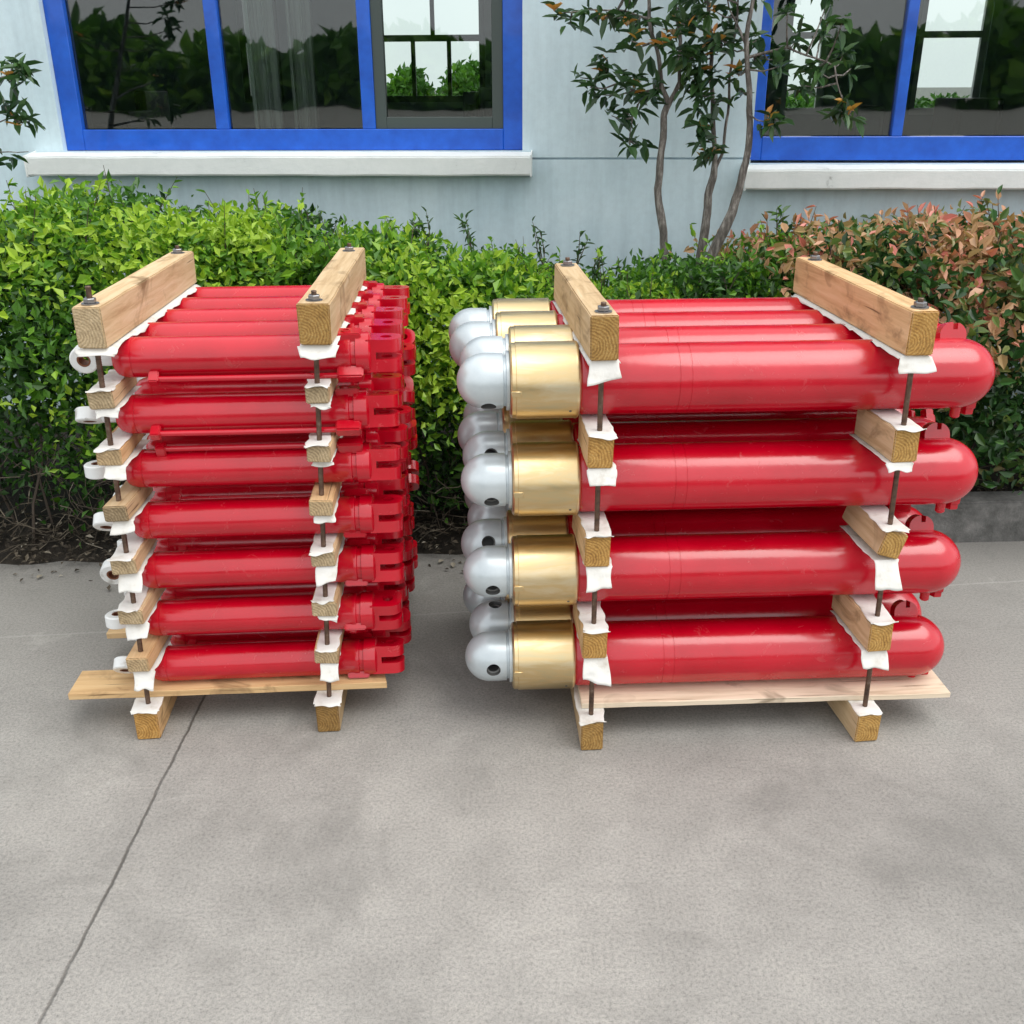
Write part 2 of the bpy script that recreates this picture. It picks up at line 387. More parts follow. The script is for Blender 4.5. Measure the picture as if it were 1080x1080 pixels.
def paper(P, s, z, w, b0, b1, front, droop, seed, label, dth=0, group=None, lip=.0, drape=None):
    """thin sheet lying along a timber; its front flap bends by droop radians over the length front"""
    bm = bmesh.new(); rr = random.Random(seed); nx, ny = 14, 40; rows = []
    sk = rr.uniform(-.25, .25); fl = [0]*3
    nf = 9
    for j in range(ny+1):
        row = []
        for i in range(nx+1):
            u = (i/nx - .5)
            if j < nf:
                t = (nf - j)/nf; a = droop*min(1, t*1.6); d = front*t*(1 + sk*u*1.6 + .05*math.sin(u*5+seed))
                y = b0 - d*math.cos(droop*.9); zz = z + d*math.sin(droop*.9)*1.0
                x = u*w*(1 + .10*math.sin(seed+t*3)) + sk*.12*d
                k = noise.noise(Vector((u*2.2, t*2.5, seed*1.7))); y += k*.008*t; zz += k*.005*t + .004*math.sin(u*4+seed)*t*t
            else:
                t = (j-nf)/(ny-nf); y = b0 + (b1-b0)*t; x = u*w
                edge = max(0, abs(u)-.34)/.16
                k = noise.noise(Vector((u*9, y*30, seed*3.1)))
                zz = z + lip*edge*(.6 + 1.2*k) + (drape(y)*edge if drape else 0)
                x += k*.006*edge
            row.append(bm.verts.new((x, y, zz - z)))
        rows.append(row)
    for j in range(ny):
        for i in range(nx): bm.faces.new((rows[j][i], rows[j][i+1], rows[j+1][i+1], rows[j+1][i]))
    o = finish(bm, 'packing_paper', None, ['paper'], 60)
    sm = o.modifiers.new('thickness', 'SOLIDIFY'); sm.thickness = .0009; sm.offset = 0
    o.location = P.P(s, 0, z); o.rotation_euler = (0, 0, P.th + dth)
    return tag(o, label, 'paper', group)
def rod(P, s0, s1, z1, off, label, group, z0=.02, off1=None):
    a, b_ = P.P(s0, off, z0), P.P(s1, off if off1 is None else off1, z1); d = b_-a; L = d.length
    bm = bmesh.new(); prof = [(0, 0), (0, .0068)]; x = .004; n = int(L/.004)
    for k in range(n): prof += [(.004*k + .002, .0058), (.004*k + .004, .0068)]
    prof += [(L, .0060), (L, 0)]
    lathe(bm, prof, 10, 'Z')
    o = finish(bm, 'threaded_rod', None, ['steel'], 80)
    o.location = a; o.rotation_euler = d.to_track_quat('Z', 'Y').to_euler()
    return tag(o, label, 'rod', group), L
def nut_on(o, L, zt):
    bm = bmesh.new(); lathe(bm, [(0, .006), (0, .0125), (.0015, .014), (.0095, .014), (.011, .0125), (.011, .006)], 6, 'Z', Matrix.Translation((0, 0, zt+.003)))
    finish(bm, 'nut', o, ['nut'], 20)
    bm = bmesh.new(); lathe(bm, [(0, .006), (0, .0195), (.0025, .0195), (.0025, .006)], 24, 'Z', Matrix.Translation((0, 0, zt+.0004)))
    finish(bm, 'washer', o, ['nut'], 30)

LB, RB = .82, .745
side_of = {('L', 0): 'left end of left stack', ('L', 1): 'right end of left stack', ('R', 0): 'left end of right stack', ('R', 1): 'right end of right stack'}
# left stack
LS = [(0.006, .033), (.482, .531)]      # block centre at the foot and at the top beam
def lsc(k, z): a, b_ = LS[k]; return a + (b_-a)*(z-.05)/1.05
for k in (0, 1):
    sd = side_of[('L', k)]
    timber('timber_block', LP, lsc(k, .04), 0.001, .060, .089, 0, LB, R_.uniform(-.015, .015), 0, f'square pine foot block standing on concrete, {sd}', 'woodend', 'wood', 'timber block', 'foot blocks under the stacks')
    zt = LROW[6] + LR + .003
    timber('timber_beam', LP, lsc(k, 1.1), zt, (.064, .074)[k], .094, (0, -.005)[k], (LB, .84)[k], -.022, 0, f'thick pine beam bolted across the top at {sd}', ('woodend_pale', 'woodend')[k], 'wood', 'timber beam', 'top clamping beams')
    for i in range(6):
        zc = (LROW[i] + LROW[i+1])/2; s = lsc(k, zc); h = .041; fo = R_.uniform(-.006, .008)
        timber('timber_spacer', LP, s, zc-h/2, .056+R_.uniform(-.004, .006), h, fo, .205+R_.uniform(-.02, .02), R_.uniform(-.03, .03), R_.uniform(-.05, .05),
               f'small sawn spacer block under {rowname(i+1, 7)} row, {sd}', 'woodend_pale', 'wood', 'timber block', 'spacer blocks in the left stack')
        sdn = sd
        if (k, i) not in ((0, 0), (1, 3), (0, 3)): paper(LP, s + R_.uniform(-.004, .004), zc+h/2+.001, .054, fo+.002, .20, R_.uniform(.006, .022), R_.uniform(-.15, .35), i*7+k+3, f'white paper on spacer block under {rowname(i+1, 7)} row, {sdn}', R_.uniform(-.04, .04), 'packing paper in the left stack')
        dl = [.050, .045, .050, .030, .030, .024][i] if k == 0 else [.045, .016, .045, .020, .014, .010][i]
        paper(LP, s + (.010 if k == 0 else .006), zc-h/2-.0012, .054 if k == 0 else .050, .012, .20, dl, -1.15, i*5+k+40, f'white paper hanging below spacer block above {rowname(i, 7)} row, {sdn}', R_.uniform(-.05, .05), 'packing paper in the left stack')
        timber('timber_spacer', LP, s+.004, zc-.0205, .058, .043, .50+R_.uniform(-.02, .02), LB, R_.uniform(-.02, .02), 0, f'rear spacer block in shade under {rowname(i+1, 7)} row, {sd}', 'woodend_pale', 'wood', 'timber block', 'rear spacer blocks of the left stack')
    paper(LP, lsc(k, .1), .0915, .072, .002, LB-.02, .010, -.5, 90+k, f'white paper lying on the foot block at {sd}', .02, 'packing paper in the left stack')
    paper(LP, lsc(k, 1.05)+.006, zt-.0015, .088, .010, LB-.02, (.022, .036)[k], (-.9, -1.0)[k], 95+k, f'wavy white paper under the top beam at {sd}', -.022, 'packing paper in the left stack', lip=-.008)
    for q, off in ((0, .036), (1, LB-.045)):
        sh = 0 if q == 0 else .0
        dx = .022*.75 if q else 0
        o, L = rod(LP, lsc(k, .04), lsc(k, 1.1) + dx + sh, zt+.094+(.040 if (k, q) == (0, 0) else .022), off, f'rusty threaded rod clamping {"front" if q == 0 else "back"} of {sd}', 'threaded rods clamping the stacks')
        nut_on(o, L, zt+.094-.02)
# planks under the left stack
for q, (b0, b1, s0, s1, tx) in enumerate([(.062, .180, -.208, .618, 'nearest the camera'), (.385, .485, -.205, .600, 'middle one, end poking out left'), (.665, .775, -.150, .610, 'at the back')]):
    bm = bmesh.new(); box(bm, 0, b1-b0, 0, s1-s0, 0, .019)
    bmesh.ops.subdivide_edges(bm, edges=[e for e in bm.edges if abs((e.verts[0].co-e.verts[1].co).y) > .3], cuts=12, use_grid_fill=True)
    for v_ in bm.verts: v_.co.x += .002*noise.noise(v_.co*11+Vector((q*9, 0, 0))); v_.co.z += .0012*noise.noise(v_.co*6)*(v_.co.z > .01)
    bmesh.ops.bevel(bm, geom=[e for e in bm.edges if e.calc_face_angle(0) > .9], offset=.0015, segments=1, affect='EDGES')
    if q == 0:
        for v_ in bm.verts:
            if v_.co.y > (s1-s0)*.96: v_.co.y -= .02*(v_.co.x/(b1-b0))*-1
    o = finish(bm, 'plank', None, ['plank'], 30)
    o.location = LP.P(s0, b1, .0925); o.rotation_euler = (0, 0, LP.th - PI/2)
    tag(o, f'pine plank across the foot blocks of left stack, {tx}', 'plank', 'planks under the left stack')
# right stack
RS = [(0, -.001), (.726, .706)]
def rsc(k, z): a, b_ = RS[k]; return a + (b_-a)*(z-.05)/1.05
for k in (0, 1):
    sd = side_of[('R', k)]
    timber('timber_block', RP, rsc(k, .04), .001, (.056, .062)[k], .086, 0, RB, (.0, .06)[k], 0, f'square pine foot block standing on concrete, {sd}', 'woodend', 'wood', 'timber block', 'foot blocks under the stacks')
    zt = RROW[3] + RR + .004
    timber('timber_beam', RP, rsc(k, 1.1), zt, (.063, .062)[k], .100, 0, (.70, .76)[k], .030, 0, f'thick pine beam bolted across the top at {sd}', 'woodend', 'wood', 'timber beam', 'top clamping beams')
    for i in range(3):
        zc = (RROW[i] + RROW[i+1])/2; s = rsc(k, zc); h = .080
        rl = .30 if (k, i) == (1, 1) else R_.uniform(-.03, .03)
        w = .060 if rl < .2 else .056
        hh = h if rl < .2 else .066
        timber('timber_spacer', RP, s, zc-hh/2, w, hh, R_.uniform(-.004, .006), .225+R_.uniform(-.02, .02), R_.uniform(-.01, .03)+(.04 if k else 0), rl,
               f'{"tilted " if rl > .2 else ""}pine spacer block under {rowname(i+1, 4)} row, {sd}', 'woodend', 'wood', 'timber block', 'spacer blocks in the right stack')
        paper(RP, s+.002, zc+h/2+.0015, .064, .002, .22, .008, (-.3, .35)[(k+i) % 2], 130+i*3+k, f'white paper on spacer block under {rowname(i+1, 4)} row, {sd}', .02, 'packing paper in the right stack')
        timber('timber_spacer', RP, s+.004, zc-h/2, .060, h, .47+R_.uniform(-.02, .02), RB, R_.uniform(-.02, .02), 0, f'rear spacer block in shade under {rowname(i+1, 4)} row, {sd}', 'woodend', 'wood', 'timber block', 'rear spacer blocks of the right stack')
        dl = [[.075, .058], [.066, .085], [.046, .026]][i][k]
        paper(RP, s+(.004, -.008)[k], zc-h/2-.0015, .064, .008, .22, dl*.85, -1.2, 150+i*4+k, f'white paper hanging below spacer block above {rowname(i, 4)} row, {sd}', (.0, .05)[k], 'packing paper in the right stack')
    paper(RP, rsc(k, .1), .0890, .066, .002, RB-.04, .004, -.4, 170+k, f'white paper lying on the foot block at {sd}', (.0, .05)[k], 'packing paper in the right stack')
    paper(RP, rsc(k, 1.05)+(.002, -.004)[k], zt-.0018, (.074, .080)[k], .010, (.68, .74)[k], (.046, .040)[k], (-1.3, -1.15)[k], 180+k, f'wavy white paper under the top beam at {sd}', .030, 'packing paper in the right stack', lip=-.010)
    for q, off in ((0, .036), (1, (.655, .70)[k])):
        o, L = rod(RP, rsc(k, .04), rsc(k, 1.1) - (.03*.65 if q else 0), zt+.100+.022, off, f'rusty threaded rod clamping {"front" if q == 0 else "back"} of {sd}', 'threaded rods clamping the stacks')
        nut_on(o, L, zt+.100-.02)
for q, (b0, b1, s0, s1, tx) in enumerate([(.060, .190, -.022, .965, 'nearest the camera'), (.34, .47, -.02, .955, 'in the middle'), (.60, .72, -.02, .95, 'at the back')]):
    bm = bmesh.new(); box(bm, 0, b1-b0, 0, s1-s0, 0, .0155)
    bmesh.ops.subdivide_edges(bm, edges=[e for e in bm.edges if abs((e.verts[0].co-e.verts[1].co).y) > .3], cuts=12, use_grid_fill=True)
    for v_ in bm.verts: v_.co.x += .003*noise.noise(v_.co*11+Vector((q*9, 5, 0)))
    bmesh.ops.bevel(bm, geom=[e for e in bm.edges if e.calc_face_angle(0) > .9], offset=.0015, segments=1, affect='EDGES')
    o = finish(bm, 'plank', None, ['palewood'], 30)
    o.location = RP.P(s0, b1, .0900); o.rotation_euler = (0, 0, RP.th - PI/2)
    tag(o, f'pale whitish plank across the foot blocks of right stack, {tx}', 'plank', 'planks under the right stack')

# ------------------------------------------------------------------ ground
m, nt, b = mat('concrete_yard', (.3, .3, .29), .85)
v = coords(nt)
big = tex(nt, .9, 5, .6, v, .3); mid = tex(nt, 5, 6, .65, v); fine = tex(nt, 130, 5, .75, v); grit = tex(nt, 420, 3, .7, v)
c1 = ramp(nt, [(.3, (.26, .252, .236)), (.5, (.33, .319, .298)), (.72, (.38, .367, .341))], big.outputs[0]).outputs[0]
c2 = ramp(nt, [(.3, (.74,)*3), (.6, (1.,)*3), (.8, (1.1, 1.09, 1.06))], mid.outputs[0]).outputs[0]
c3 = ramp(nt, [(.30, (.55,)*3), (.5, (1,)*3), (.72, (1.28, 1.26, 1.22))], fine.outputs[0]).outputs[0]
c4 = ramp(nt, [(.32, (.45,)*3), (.46, (1,)*3), (.62, (1.,)*3), (.74, (1.35,)*3)], grit.outputs[0]).outputs[0]
cc = mix(nt, .7, c1, c2, 'MULTIPLY'); cc = mix(nt, .9, cc, c3, 'MULTIPLY'); cc = mix(nt, .95, cc, c4, 'MULTIPLY')
sep = N(nt, 'ShaderNodeSeparateXYZ'); nt.links.new(v, sep.inputs[0])
def mth(op, a, b2=None, c2_=None, clamp=False):
    n = N(nt, 'ShaderNodeMath', operation=op, use_clamp=clamp)
    for i, q in enumerate((a, b2, c2_)):
        if q is None: continue
        if isinstance(q, (int, float)): n.inputs[i].default_value = q
        else: nt.links.new(q, n.inputs[i])
    return n.outputs[0]
wob = tex(nt, 6, 5, .7, v); wobv = mth('MULTIPLY', mth('SUBTRACT', wob.outputs[0], .5), .022)
# joints between the slabs: distance to a line, thin and ragged
def joint(px, py, dx, dy, w):
    L = math.hypot(dx, dy); nx, ny = -dy/L, dx/L
    d = mth('ADD', mth('MULTIPLY', mth('SUBTRACT', sep.outputs[0], px), nx), mth('MULTIPLY', mth('SUBTRACT', sep.outputs[1], py), ny))
    d = mth('ABSOLUTE', mth('ADD', d, wobv)); return mth('SUBTRACT', 1., mth('DIVIDE', d, w), None, True)
j1 = joint(-.88, 0, 0, 1, .0048); j2 = joint(0, 2.93, 1, .105, .0065)
j2s = mth('MULTIPLY', j2, ramp(nt, [(.40, (0,)*3), (.5, (1,)*3)], big.outputs[0]).outputs[0])
# stains: damp dirt gathered towards the bed edge, with a ragged outline
dirt = mth('ADD', mth('MULTIPLY', mth('SUBTRACT', sep.outputs[1], 2.55), .55), mth('MULTIPLY', mth('SUBTRACT', big.outputs[0], .5), 2.4))
dirt = mth('ADD', dirt, mth('MULTIPLY', mth('SUBTRACT', mid.outputs[0], .5), .8), None, True)
dirt = mth('MULTIPLY', dirt, .62)
cc = mix(nt, dirt, cc, (.10, .098, .092))
st2 = tex(nt, 1.7, 7, .7, v, 1.4); sr = ramp(nt, [(.52, (0,)*3), (.66, (1,)*3)], st2.outputs[0])
cc = mix(nt, mix(nt, 1., sr.outputs[0], (.38, .38, .38), 'MULTIPLY'), cc, (.15, .145, .135))
st3 = tex(nt, 3.1, 6, .7, v, .8); sr3 = ramp(nt, [(.60, (0,)*3), (.72, (1,)*3)], st3.outputs[0])
cc = mix(nt, mix(nt, 1., sr3.outputs[0], (.45, .45, .45), 'MULTIPLY'), cc, (.46, .445, .415))
spots = N(nt, 'ShaderNodeTexVoronoi'); spots.inputs['Scale'].default_value = 2.3; nt.links.new(v, spots.inputs['Vector'])
sp = mth('LESS_THAN', mth('ADD', spots.outputs['Distance'], mth('MULTIPLY', wobv, 2.)), .028)
cc = mix(nt, mth('MULTIPLY', sp, .85), cc, (.035, .032, .03))
cc = mix(nt, mth('MULTIPLY', mth('MULTIPLY', j1, 1.5, None, True), ramp(nt, [(.3, (.35,)*3), (.6, (.85,)*3)], wob.outputs[0]).outputs[0]), cc, (.085, .078, .068)); cc = mix(nt, mth('MULTIPLY', j2s, .45), cc, (.42, .41, .39))
nt.links.new(cc, b.inputs['Base Color'])
hh = mth('SUBTRACT', mth('ADD', mth('MULTIPLY', fine.outputs[0], .6), mth('MULTIPLY', grit.outputs[0], .35)), mth('MULTIPLY', j1, 2.5))
bump(nt, b, hh, .65, .004); M['concrete'] = m
bm = bmesh.new(); S = 400
vs = [bm.verts.new(p) for p in ((-S, -S, 0), (S, -S, 0), (S, S, 0), (-S, S, 0))]; bm.faces.new(vs)
tag(finish(bm, 'ground', None, ['concrete'], 0), kind='structure')

# unseen dark ground sheet behind the camera, added to darken reflections in the red paint
m, nt, b = mat('dark_sheet', (.05, .05, .052), .9)
v = coords(nt); n1 = tex(nt, 1.5, 5, .6, v); n2 = tex(nt, 120, 3, .6, v)
c = ramp(nt, [(.3, (.035, .035, .036)), (.7, (.065, .064, .062))], n1.outputs[0]); nt.links.new(c.outputs[0], b.inputs['Base Color']); bump(nt, b, n2.outputs[0], .6, .004); M['dark_sheet'] = m
bm = bmesh.new(); vs = [bm.verts.new(p) for p in ((-80, -16.5, .005), (80, -16.5, .005), (80, -.75, .005), (-80, -.75, .005))]; bm.faces.new(vs)
tag(finish(bm, 'added_dark_sheet', None, ['dark_sheet'], 0), kind='structure')
# ------------------------------------------------------------------ planting bed, kerb
m, nt, b = mat('bed_soil', (.05, .035, .022), .95)
v = coords(nt); n1 = tex(nt, 14, 6, .7, v); n2 = tex(nt, 80, 4, .7, v)
c = ramp(nt, [(.3, (.012, .010, .007)), (.6, (.032, .025, .018)), (.8, (.07, .056, .042))], n1.outputs[0]); nt.links.new(c.outputs[0], b.inputs['Base Color'])
bump(nt, b, n2.outputs[0], 1., .01); M['soil'] = m
def bed_y(x): return 3.36 + .049*x
bm = bmesh.new(); nx, ny = 200, 36; g = []
for j in range(ny+1):
    for i in range(nx+1):
        x = -5 + 10*i/nx; t = j/ny; y0 = bed_y(x) - (.03 if x < 1.0 else -.06) + .03*noise.noise(Vector((x*6, 1, 0)))*(x < 1.0)
        y = y0 + (4.95 - .06*x - y0)*t
        z = -.015 + .10*min(1, t*7) * (1. if x > .9 else .75) + .030*noise.noise(Vector((x*7, y*7, 2)))*min(1, t*9)
        g.append(bm.verts.new((x, y, z)))
for j in range(ny):
    for i in range(nx): a = j*(nx+1)+i; bm.faces.new((g[a], g[a+1], g[a+nx+2], g[a+nx+1]))
tag(finish(bm, 'soil_bed', None, ['soil'], 60), kind='structure')
m, nt, b = mat('old_kerb', (.12, .12, .115), .9)
v = coords(nt); n1 = tex(nt, 9, 6, .7, v); n2 = tex(nt, 60, 4, .7, v)
c = ramp(nt, [(.3, (.05, .052, .048)), (.5, (.12, .12, .115)), (.75, (.24, .235, .225))], n1.outputs[0]); nt.links.new(c.outputs[0], b.inputs['Base Color'])
bump(nt, b, n2.outputs[0], .8, .005); M['kerb'] = m
k0 = None
for i in range(4):
    bm = bmesh.new(); L = .74; box(bm, 0, L, 0, .11, -.05, .165)
    bmesh.ops.subdivide_edges(bm, edges=[e for e in bm.edges if abs((e.verts[0].co-e.verts[1].co).x) > .5], cuts=10, use_grid_fill=True)
    for v_ in bm.verts: v_.co += noise.noise_vector(v_.co*8 + Vector((i*5, 0, 0)))*.004
    bmesh.ops.bevel(bm, geom=[e for e in bm.edges if e.calc_face_angle(0) > .9], offset=.008, segments=2, affect='EDGES')
    o = finish(bm, 'kerb', None, ['kerb'], 40); x = .62 + .75*i; o.location = (x, bed_y(x)-.005, 0); o.rotation_euler = (0, 0, .049)
    tag(o, kind='structure')

# ------------------------------------------------------------------ factory building
WTH = -.06; WY = 4.8
bld = empty('factory_building', (0, WY, 0), (0, 0, WTH), 'pale blue rendered factory wall with blue framed windows behind the hedge', 'building')
m, nt, b = mat('pale_blue_render', (.52, .60, .64), .85)
v = coords(nt); n1 = tex(nt, 1.3, 6, .6, v, .5); n2 = tex(nt, 30, 5, .65, v); vs_ = coords(nt, scale=(9, 9, .8)); n3 = tex(nt, 1.6, 4, .6, vs_)
c = ramp(nt, [(.3, (.58, .74, .81)), (.6, (.66, .80, .86)), (.8, (.72, .84, .89))], n1.outputs[0])
c3 = ramp(nt, [(.3, (.84, .85, .86)), (.55, (1, 1, 1))], n3.outputs[0]); c4 = ramp(nt, [(.3, (.9,)*3), (.6, (1.,)*3)], n2.outputs[0])
cc = mix(nt, .8, c.outputs[0], c3.outputs[0], 'MULTIPLY'); cc = mix(nt, .7, cc, c4.outputs[0], 'MULTIPLY')
nt.links.new(cc, b.inputs['Base Color']); bump(nt, b, n2.outputs[0], .25, .002); M['render'] = m
m, nt, b = mat('window_blue', (.008, .12, .66), .38, 0, Coat_Weight=.3)
v = coords(nt); n1 = tex(nt, 12, 4, .6, v); c = ramp(nt, [(.3, (.003, .075, .46)), (.7, (.008, .12, .64))], n1.outputs[0]); nt.links.new(c.outputs[0], b.inputs['Base Color']); M['blue'] = m
m, nt, b = mat('sill_concrete', (.6, .62, .6), .85)
v = coords(nt); n1 = tex(nt, 6, 6, .7, v, .4); n2 = tex(nt, 45, 4, .7, v)
c = ramp(nt, [(.26, (.30, .31, .30)), (.38, (.70, .74, .73)), (.7, (.80, .83, .82))], n1.outputs[0]); nt.links.new(c.outputs[0], b.inputs['Base Color']); bump(nt, b, n2.outputs[0], .4, .003); M['sill'] = m
m, nt, b = mat('dark_groove', (.03, .035, .035), .9); M['groove'] = m
m, nt, b = mat('room_paint', (.055, .065, .062), .9)
v = coords(nt); n1 = tex(nt, 1.5, 4, .6, v); c = ramp(nt, [(.3, (.17, .22, .22)), (.7, (.29, .35, .35))], n1.outputs[0]); nt.links.new(c.outputs[0], b.inputs['Base Color']); M['room'] = m
m, nt, b = mat('grey_green_sash', (.055, .075, .07), .5); M['sash'] = m
m, nt, b = mat('white_sash', (.6, .62, .6), .5); M['wsash'] = m
m, nt, b = mat('curtain_cloth', (.62, .62, .58), .9); v = coords(nt, scale=(30, 1, .5)); n1 = tex(nt, 2, 3, .6, v)
c = ramp(nt, [(.3, (.40, .41, .39)), (.7, (.72, .72, .68))], n1.outputs[0]); nt.links.new(c.outputs[0], b.inputs['Base Color']); M['cloth'] = m
# window glass
m = bpy.data.materials.new('window_glass'); m.use_nodes = True; nt = m.node_tree; nt.nodes.clear()
out = N(nt, 'ShaderNodeOutputMaterial'); mx = N(nt, 'ShaderNodeMixShader'); tr = N(nt, 'ShaderNodeBsdfTransparent'); gl = N(nt, 'ShaderNodeBsdfGlossy')
fr = N(nt, 'ShaderNodeFresnel'); fr.inputs[0].default_value = 1.55; gl.inputs['Roughness'].default_value = .015; tr.inputs[0].default_value = (.80, .86, .84, 1)
ml = N(nt, 'ShaderNodeMath', operation='MULTIPLY'); ml.inputs[1].default_value = 1.7; nt.links.new(fr.outputs[0], ml.inputs[0])
gn = tex(nt, 2.2, 2, .5, coords(nt)); gb = N(nt, 'ShaderNodeBump'); gb.inputs['Strength'].default_value = .25; gb.inputs['Distance'].default_value = .006; nt.links.new(gn.outputs[0], gb.inputs['Height']); nt.links.new(gb.outputs[0], gl.inputs['Normal'])
nt.links.new(ml.outputs[0], mx.inputs[0]); nt.links.new(tr.outputs[0], mx.inputs[1]); nt.links.new(gl.outputs[0], mx.inputs[2]); nt.links.new(mx.outputs[0], out.inputs[0]); M['glass'] = m

def boxes(name, parent, mats, L, smooth=0, bevel=0, loc=None):
    bm = bmesh.new()
    for q in L: box(bm, *q)
    return finish(bm, name, parent, mats, smooth or 30, bevel)
T = .24; XL, XR, ZT = -7., 7., 3.6
W1 = (-2.07, .055, 1.355); W2 = (1.075, 3.30, 1.300); WZ = 2.85
# wall pieces butt end to end around the two openings; the groove is a real gap in the lower band
gz0, gz1 = 1.288, 1.297
rects = []
xs = [XL, W1[0], W1[1], W2[0], W2[1], XR]
for i in range(5):
    a, c2 = xs[i], xs[i+1]
    if i in (0, 2, 4): rects += [(a, c2, 0, T, -.2, gz0), (a, c2, .02, T, gz0, gz1), (a, c2, 0, T, gz1, ZT)]
    else:
        wz = W1[2] if i == 1 else W2[2]
        rects += [(a, c2, 0, T, -.2, wz-.03), (a, c2, 0, T, WZ, ZT)]
boxes('wall', bld, ['render'], rects)
# concrete sills stand out from the wall
for a, c2, z in ((W1[0]-.135, W1[1]+.045, W1[2]), (W2[0]-.035, W2[1]+.1, W2[2]+.0)):
    bm = bmesh.new(); y0 = -.115
    pr = [(y0, z-.128), (y0, z-.042), (.12, z-.028), (.12, z-.029-.001), (-.0, z-.0305), (0, z-.128)]
    pr = [(y0, z-.128), (y0, z-.046), (-.002, z-.032), (-.002, z-.128)]
    A_ = [bm.verts.new((a, y, zz)) for y, zz in pr]; B_ = [bm.verts.new((c2, y, zz)) for y, zz in pr]
    bm.faces.new(A_); bm.faces.new(B_[::-1])
    for i in range(4): j = (i+1) % 4; bm.faces.new((A_[i], A_[j], B_[j], B_[i]))
    bmesh.ops.subdivide_edges(bm, edges=[e for e in bm.edges if abs((e.verts[0].co-e.verts[1].co).x) > .5], cuts=30, use_grid_fill=True)
    for v_ in bm.verts: v_.co.z += .003*noise.noise(v_.co*5)
    bmesh.ops.bevel(bm, geom=[e for e in bm.edges if e.calc_face_angle(0) > .9], offset=.006, segments=2, affect='EDGES')
    finish(bm, 'window_sill', bld, ['sill'], 40)
def window(x0, x1, z0, z1, muls, fw, bw, mw, sashes):
    y0, y1 = .035, .095
    L = [(x0, x0+fw, y0, y1, z0, z1), (x1-fw, x1, y0, y1, z0, z1), (x0+fw, x1-fw, y0, y1, z0, z0+bw), (x0+fw, x1-fw, y0, y1, z1-fw, z1)]
    for q in muls: L.append((q-mw/2, q+mw/2, y0+.002, y1-.002, z0+bw, z1-fw))
    w = boxes('window', bld, ['blue'], L, bevel=.003)
    ed = [x0+fw] + [e for q in muls for e in (q-mw/2, q+mw/2)] + [x1-fw]
    for i in range(0, len(ed), 2):
        a, c2 = ed[i], ed[i+1]; zz0, zz1 = z0+bw, z1-fw
        if sashes and i == 4:
            t = .050; S_ = [(a, a+t, y0+.012, y1-.012, zz0, zz1), (c2-t, c2, y0+.012, y1-.012, zz0, zz1), (a+t, c2-t, y0+.012, y1-.012, zz0, zz0+t), (a+t, c2-t, y0+.012, y1-.012, zz1-t, zz1)]
            boxes('sash', w, ['sash' if i == 4 else 'blue'], S_, bevel=.002)
        bm = bmesh.new(); tl = R_.uniform(-.003, .003)
        box(bm, a+.004, c2-.004, .066, .070, zz0+.004, zz1-.004); finish(bm, 'pane', w, ['glass'], 0)
    return w
window(W1[0], W1[1], W1[2]-.028, WZ, [-1.322, -.644], .088, .090, .060, True)
window(W2[0], W2[1], W2[2]-.018, WZ, [1.713, 2.36], .050, .100, .046, False)
# the dark room behind, its far wall pierced by bright windows
D0, D1 = T, 6.2
def floc(px, py, D): # wall-local x, z of what is seen at a photo position on the plane D behind the facade
    c, s = math.cos(WTH), math.sin(WTH); r = at(px, py, 1.0) - Vector((0, 0, CAM_Z)); r /= 1.0
    nrm = Vector((-s, c, 0)); o0 = Vector((0, WY, 0)); t = (nrm.dot(o0) + D)/nrm.dot(r)
    P = r*t; q = P - o0; return q.x*c + q.y*s, P.z + CAM_Z
far = []
for (pa, pb, py) in ((258, 300, 108), (401, 512, 108), (822, 866, 121), (958, 1030, 121)):
    xa, z = floc(pa, py, D1); xb, _ = floc(pb, py, D1); far.append((xa, xb, z))
far.insert(0, (floc(-120, 60, D1)[0], floc(30, 60, D1)[0], far[0][2]))
L = []; zt = 3.1; prev = XL
for xa, xb, z in far:
    L += [(prev, xa, D1, D1+.2, 0, zt), (xa, xb, D1, D1+.2, 0, z)]; prev = xb
L.append((prev, XR, D1, D1+.2, 0, zt))
L += [(XL, XR, D0, D1+.2, zt, zt+.2), (XL-.01, XL+.2, D0, D1, .01, zt), (XR-.2, XR+.01, D0, D1, .01, zt)]
boxes('inner_wall', bld, ['room'], L)
boxes('room_floor', bld, ['room'], [(XL+.2, XR-.2, D0, D1, .12, .16)])
for i, (xa, xb, z) in enumerate(far):
    t = .06; w = xb-xa
    S_ = [(xa, xa+t, D1+.04, D1+.09, z, zt), (xb-t, xb, D1+.04, D1+.09, z, zt), (xa+t, xb-t, D1+.04, D1+.09, z, z+t)]
    zz = floc(450, 40, D1)[1]
    S_.append((xa+t, xb-t, D1+.042, D1+.088, zz-.03, zz+.03))
    if w > .9:
        for px in (435, 473): xx = floc(px, 60, D1)[0]; S_.append((xx-.02, xx+.02, D1+.045, D1+.085, z+t, zz-.03))
        xx = floc(455, 20, D1)[0]; S_.append((xx-.02, xx+.02, D1+.045, D1+.085, zz+.03, zt))
    else: S_.append(((xa+xb)/2-.02, (xa+xb)/2+.02, D1+.045, D1+.085, z+t, zt)) if False else None
    S_ = [q for q in S_ if q]
    boxes('far_window', bld, ['sash' if i in (0, 1, 2) else 'wsash'], S_)
